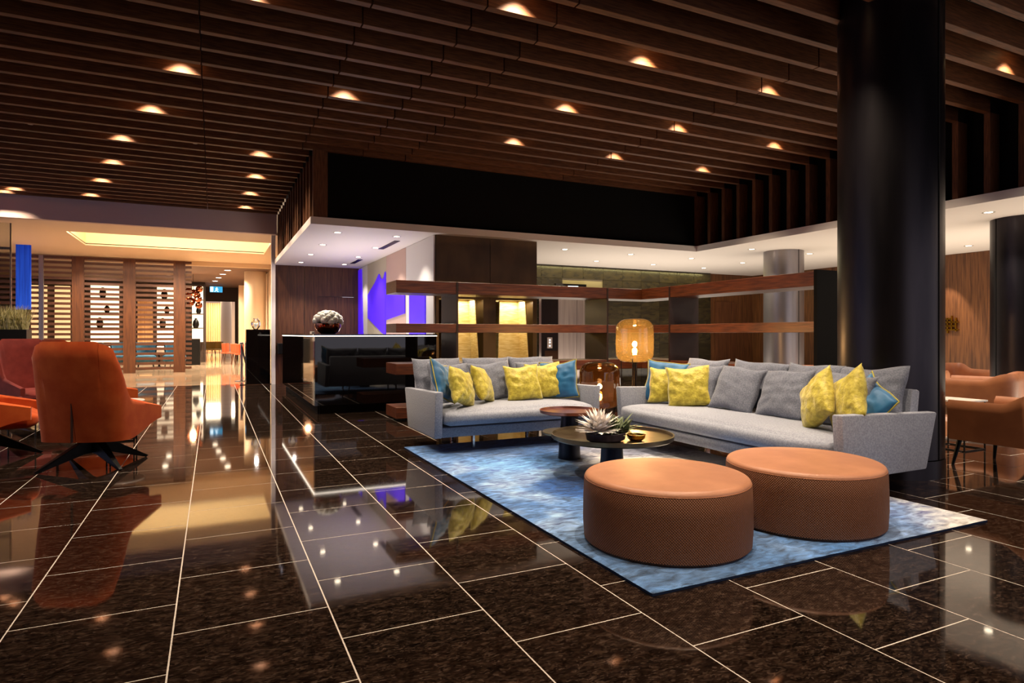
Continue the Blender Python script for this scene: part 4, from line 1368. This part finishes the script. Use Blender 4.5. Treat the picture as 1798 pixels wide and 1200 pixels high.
# planter with grass on the left
t = thing('potted_grass', 'feathery pale grass in a black trough on a thin stand', 'plant', (-2.95, 11.9, 0))
MB().bevbox(-0.75, 0.40, -0.16, 0.16, 1.03, 1.27, 0.006).build('trough', 'planter', t)
for sx in (-0.70, 0.35):
    for sy in (-0.13, 0.13):
        MB().box(sx - 0.012, sx + 0.012, sy - 0.012, sy + 0.012, 0, 1.03).build('leg', 'steel', t)
g = MB()
for k in range(2600):
    x, y = rnd.uniform(-0.72, 0.37), rnd.uniform(-0.13, 0.13)
    hh = rnd.uniform(0.2, 0.40)
    dx, dy = rnd.gauss(0, 0.07), rnd.gauss(0, 0.07)
    w_ = 0.0035
    a = rnd.uniform(0, PI)
    cx_, sx_ = math.cos(a) * w_, math.sin(a) * w_
    g._add([(x - cx_, y - sx_, 1.26), (x + cx_, y + sx_, 1.26), (x + dx * 0.4 + cx_, y + dy * 0.4 + sx_, 1.26 + hh * 0.6), (x + dx * 0.4 - cx_, y + dy * 0.4 - sx_, 1.26 + hh * 0.6), (x + dx, y + dy, 1.26 + hh)],
           [(0, 1, 2, 3), (3, 2, 4)])
o = g.build('grass', 'grass', t)
o['kind'] = 'stuff'


# tan tub chairs on the right
def tub_chair(label, x, y, az, mat='leather_dark', S=1.0):
    t = thing('tub_chair', label, 'armchair', (x, y, 0), PI - R(az), 'tan leather tub chairs')

    def plan(s):
        a = abs(s)
        sg = 1 if s > 0 else -1
        if a < 0.30:
            return S * sg * 0.27 * a / 0.30, S * 0.34
        if a < 0.46:
            q = (a - 0.30) / 0.16 * PI / 2
            return S * sg * (0.27 + 0.08 * math.sin(q)), S * (0.34 - 0.08 * (1 - math.cos(q)))
        q = (a - 0.46) / 0.54
        return S * sg * 0.35, S * (0.26 - 0.60 * q)

    def top(s):
        a = abs(s)
        return 0.69 - 0.09 * sstep(0.42, 0.62, a)

    shell(plan, top, lambda s: 0.24, 0.06, 56, 8, lambda s, z: 0.09 * (z - 0.24)).build('shell', mat, t, smooth=0.9)
    MB().soft(0.62 * S, 0.62 * S, 0.17, 0.05, 8, 0.02, Matrix.Translation((0, -0.03, 0.245))).build('seat_cushion', 'leather', t, smooth=0)
    for sx in (-1, 1):
        for sy in (-1, 1):
            MB().tube([(S * sx * 0.29, S * sy * 0.29, 0.25), (S * sx * 0.335, S * sy * 0.33, 0.0)], [0.022, 0.013], 8).build('leg', 'black_metal', t)
    return t


tub_chair('tan leather tub chair in front at the right picture edge', 6.48, 3.14, 0)
tub_chair('tan leather tub chair behind the front one, right of the column', 9.45, 5.0, -18, S=1.2)
tub_chair('tan leather tub chair furthest back beside the brown wall', 11.45, 6.45, 200, S=1.15)
tub_chair('tan leather chair behind shelving, top seen left of grey column', 7.75, 7.6, 120)
tub_chair('tan leather chair behind shelving, top seen right of grey column', 8.75, 6.9, 200)
t = thing('wire_side_table', 'thin black wire frame side table beside the dark column', 'table', (7.07, 3.96, 0))
for sx in (-1, 1):
    for sy in (-1, 1):
        MB().box(sx * 0.18 - 0.006, sx * 0.18 + 0.006, sy * 0.18 - 0.006, sy * 0.18 + 0.006, 0, 0.5).build('leg', 'black_metal', t)
for s in (-1, 1):
    MB().box(-0.18, 0.18, s * 0.18 - 0.006, s * 0.18 + 0.006, 0, 0.012).build('floor_bar', 'black_metal', t)
    MB().box(s * 0.18 - 0.006, s * 0.18 + 0.006, -0.18, 0.18, 0, 0.012).build('floor_bar', 'black_metal', t)
MB().box(-0.2, 0.2, -0.2, 0.2, 0.5, 0.515).build('table_top', 'white_table', t)


# ------------------------------------------------------------------ downlights
def slat_light(x, k, label, power=170):
    y = SY0 + k * SP - SP / 2 - 0.008
    t = thing('downlight', label, 'downlight', (x, y, 4.255), 0, 'downlights between the ceiling slats')
    MB().lathe([(0.05, 0.0), (0.062, 0.0), (0.062, 0.24), (0.0, 0.24)], 16).build('housing', 'black_metal', t, smooth=0.6)
    MB().lathe([(0, 0.012), (0.05, 0.012)], 16).build('lens', 'down_warm', t)
    lamp('SPOT', 'downlight_beam', (x, y, 4.24), power, WARM, (0, 0, 0), 0.02, spot=R(94), blend=0.75)


rows = [
    ('left diagonal row', [(-0.30, -6), (-0.70, -2), (-1.19, 2), (-1.49, 6), (-1.85, 10), (-2.24, 14)]),
    ('row beside the left fins', [(1.42, -6), (0.68, 2), (0.70, 6), (0.68, 10), (0.66, 14)]),
    ('far left pair', [(-3.49, 14), (-3.74, 15)]),
    ('row over the facing sofa', [(4.05, -16), (4.05, -12), (4.02, -8), (4.02, -4)]),
    ('row left of the dark column', [(5.85, -16), (5.85, -12), (5.80, -8), (5.80, -4)]),
    ('row beside the right fins', [(7.66, -16), (7.65, -12), (7.64, -8), (7.63, -4)]),
    ('nearest row at the top left', [(0.25, -11), (-1.6, -11), (-3.6, -7), (-4.4, -1)]),
    ('row above the ottomans', [(2.3, -19), (2.4, -13)]),
]
for nm, pts in rows:
    for i, (x, k) in enumerate(pts):
        slat_light(x, k, 'small warm downlight between slats, %s, %s from the front' % (nm, ORD[i]), 205 if 'sofa' in nm or 'ottomans' in nm else 170)

# ceiling lights behind the camera, same fittings
for x, y in ((-2.5, 1.5), (0.0, 0.5), (2.5, 0.0), (5.0, 0.5)):
    lamp('SPOT', 'downlight_beam', (x, y, 3.98), 120, WARM, (0, 0, 0), 0.05, spot=R(110), blend=0.6)

for i, (x, y) in enumerate(((-0.25, 6.53), (-2.24, 10.5), (-0.24, 10.5), (-3.04, 13.55), (-0.29, 13.55))):
    tag(MB().lathe([(0, 0), (0.035, 0.0), (0.05, 0.015), (0.05, 0.5), (0, 0.5)], 16).build('smoke_detector', 'ring', loc=(x, y, 4.05), smooth=0.6),
        'round grey detector between ceiling slats, %s' % ['nearest, left of the seam', 'left of the diagonal lights', 'at mid ceiling beside the seam', 'far left', 'far back beside the seam'][i], 'detector', 'detectors in the slat ceiling')


def soffit_light(x, y, label, power=55, wallwash=None):
    t = thing('downlight', label, 'downlight', (x, y, 2.87), 0, 'downlights in the white soffit')
    MB().lathe([(0.05, -0.002), (0.075, -0.004), (0.078, 0.0), (0.078, 0.02), (0.05, 0.02)], 20).build('trim_ring', 'ring', t, smooth=0.6)
    MB().lathe([(0, -0.001), (0.05, -0.001)], 20).build('lens', 'down', t)
    lamp('SPOT', 'soffit_beam', (x, y, 2.855), power, NEUTRAL, (0, 0, 0), 0.04, spot=R(100), blend=0.6)


for i, y in enumerate((10.55, 12.1, 13.7, 15.3)):
    soffit_light(1.85, y, 'soffit downlight over reception, left row, %s from front' % ORD[i], 85)
    soffit_light(2.84, y, 'soffit downlight over reception, right row near mural, %s from front' % ORD[i], 60)
for i, (x, y) in enumerate(((6.26, 10.72), (7.9, 10.8), (9.53, 10.8), (11.2, 10.95))):
    soffit_light(x, y, 'soffit downlight in lift lobby, front row, %s from left' % ORD[i])
for i, (x, y) in enumerate(((7.93, 12.15), (9.55, 12.16), (11.2, 12.24))):
    soffit_light(x, y, 'soffit downlight in lift lobby, back row, %s from left' % ORD[i])
for x, y, l_ in ((9.57, 9.12, 'left of the grey column'), (11.2, 9.12, 'right of the grey column'), (9.6, 4.96, 'in front of the right column'), (12.9, 7.0, 'by the brown right wall'),
                 (10.4, 7.0, 'behind the dark column'), (11.9, 4.0, 'at the far right edge'), (9.7, 2.8, 'nearest at the right'), (9.8, 0.8, 'added out of frame for the column, left'), (11.9, 1.4, 'added out of frame for the column, right')):  # last two added out of view to lighten the dark column
    soffit_light(x, y, 'soffit downlight over the lounge, ' + l_, 75)
for i, (x, y) in enumerate(((0.46, 24.0), (0.33, 25.6), (0.20, 27.3), (0.08, 29.0), (-2.9, 25.0), (-2.9, 27.0), (-1.5, 25.0), (-1.5, 27.0))):
    t = thing('downlight', 'restaurant ceiling downlight, %s of the far ceiling' % (['first on right run', 'second on right run', 'third on right run', 'fourth on right run', 'first on left run', 'second on left run', 'first on middle run', 'second on middle run'][i]), 'downlight', (x, y, 3.42), 0, 'downlights in the restaurant ceiling')
    MB().lathe([(0, -0.002), (0.10, -0.002)], 16).build('lens', 'down', t)
    MB().lathe([(0.10, -0.004), (0.13, -0.004), (0.13, 0.0)], 16).build('trim_ring', 'ring', t)
    lamp('SPOT', 'restaurant_beam', (x, y, 3.40), 380, (1.0, 0.80, 0.56), (0, 0, 0), 0.06, spot=R(130), blend=0.8)
for x, y in ((-3.2, 21.2), (-1.2, 21.2), (0.5, 21.2), (-3.9, 18.2), (0.4, 17.0)):
    lamp('SPOT', 'entrance_fill', (x, y, 3.55), 400, (1.0, 0.80, 0.56), (0, 0, 0), 0.05, spot=R(140), blend=0.8)  # added spots without fittings, brighten the entrance and its cream ceiling
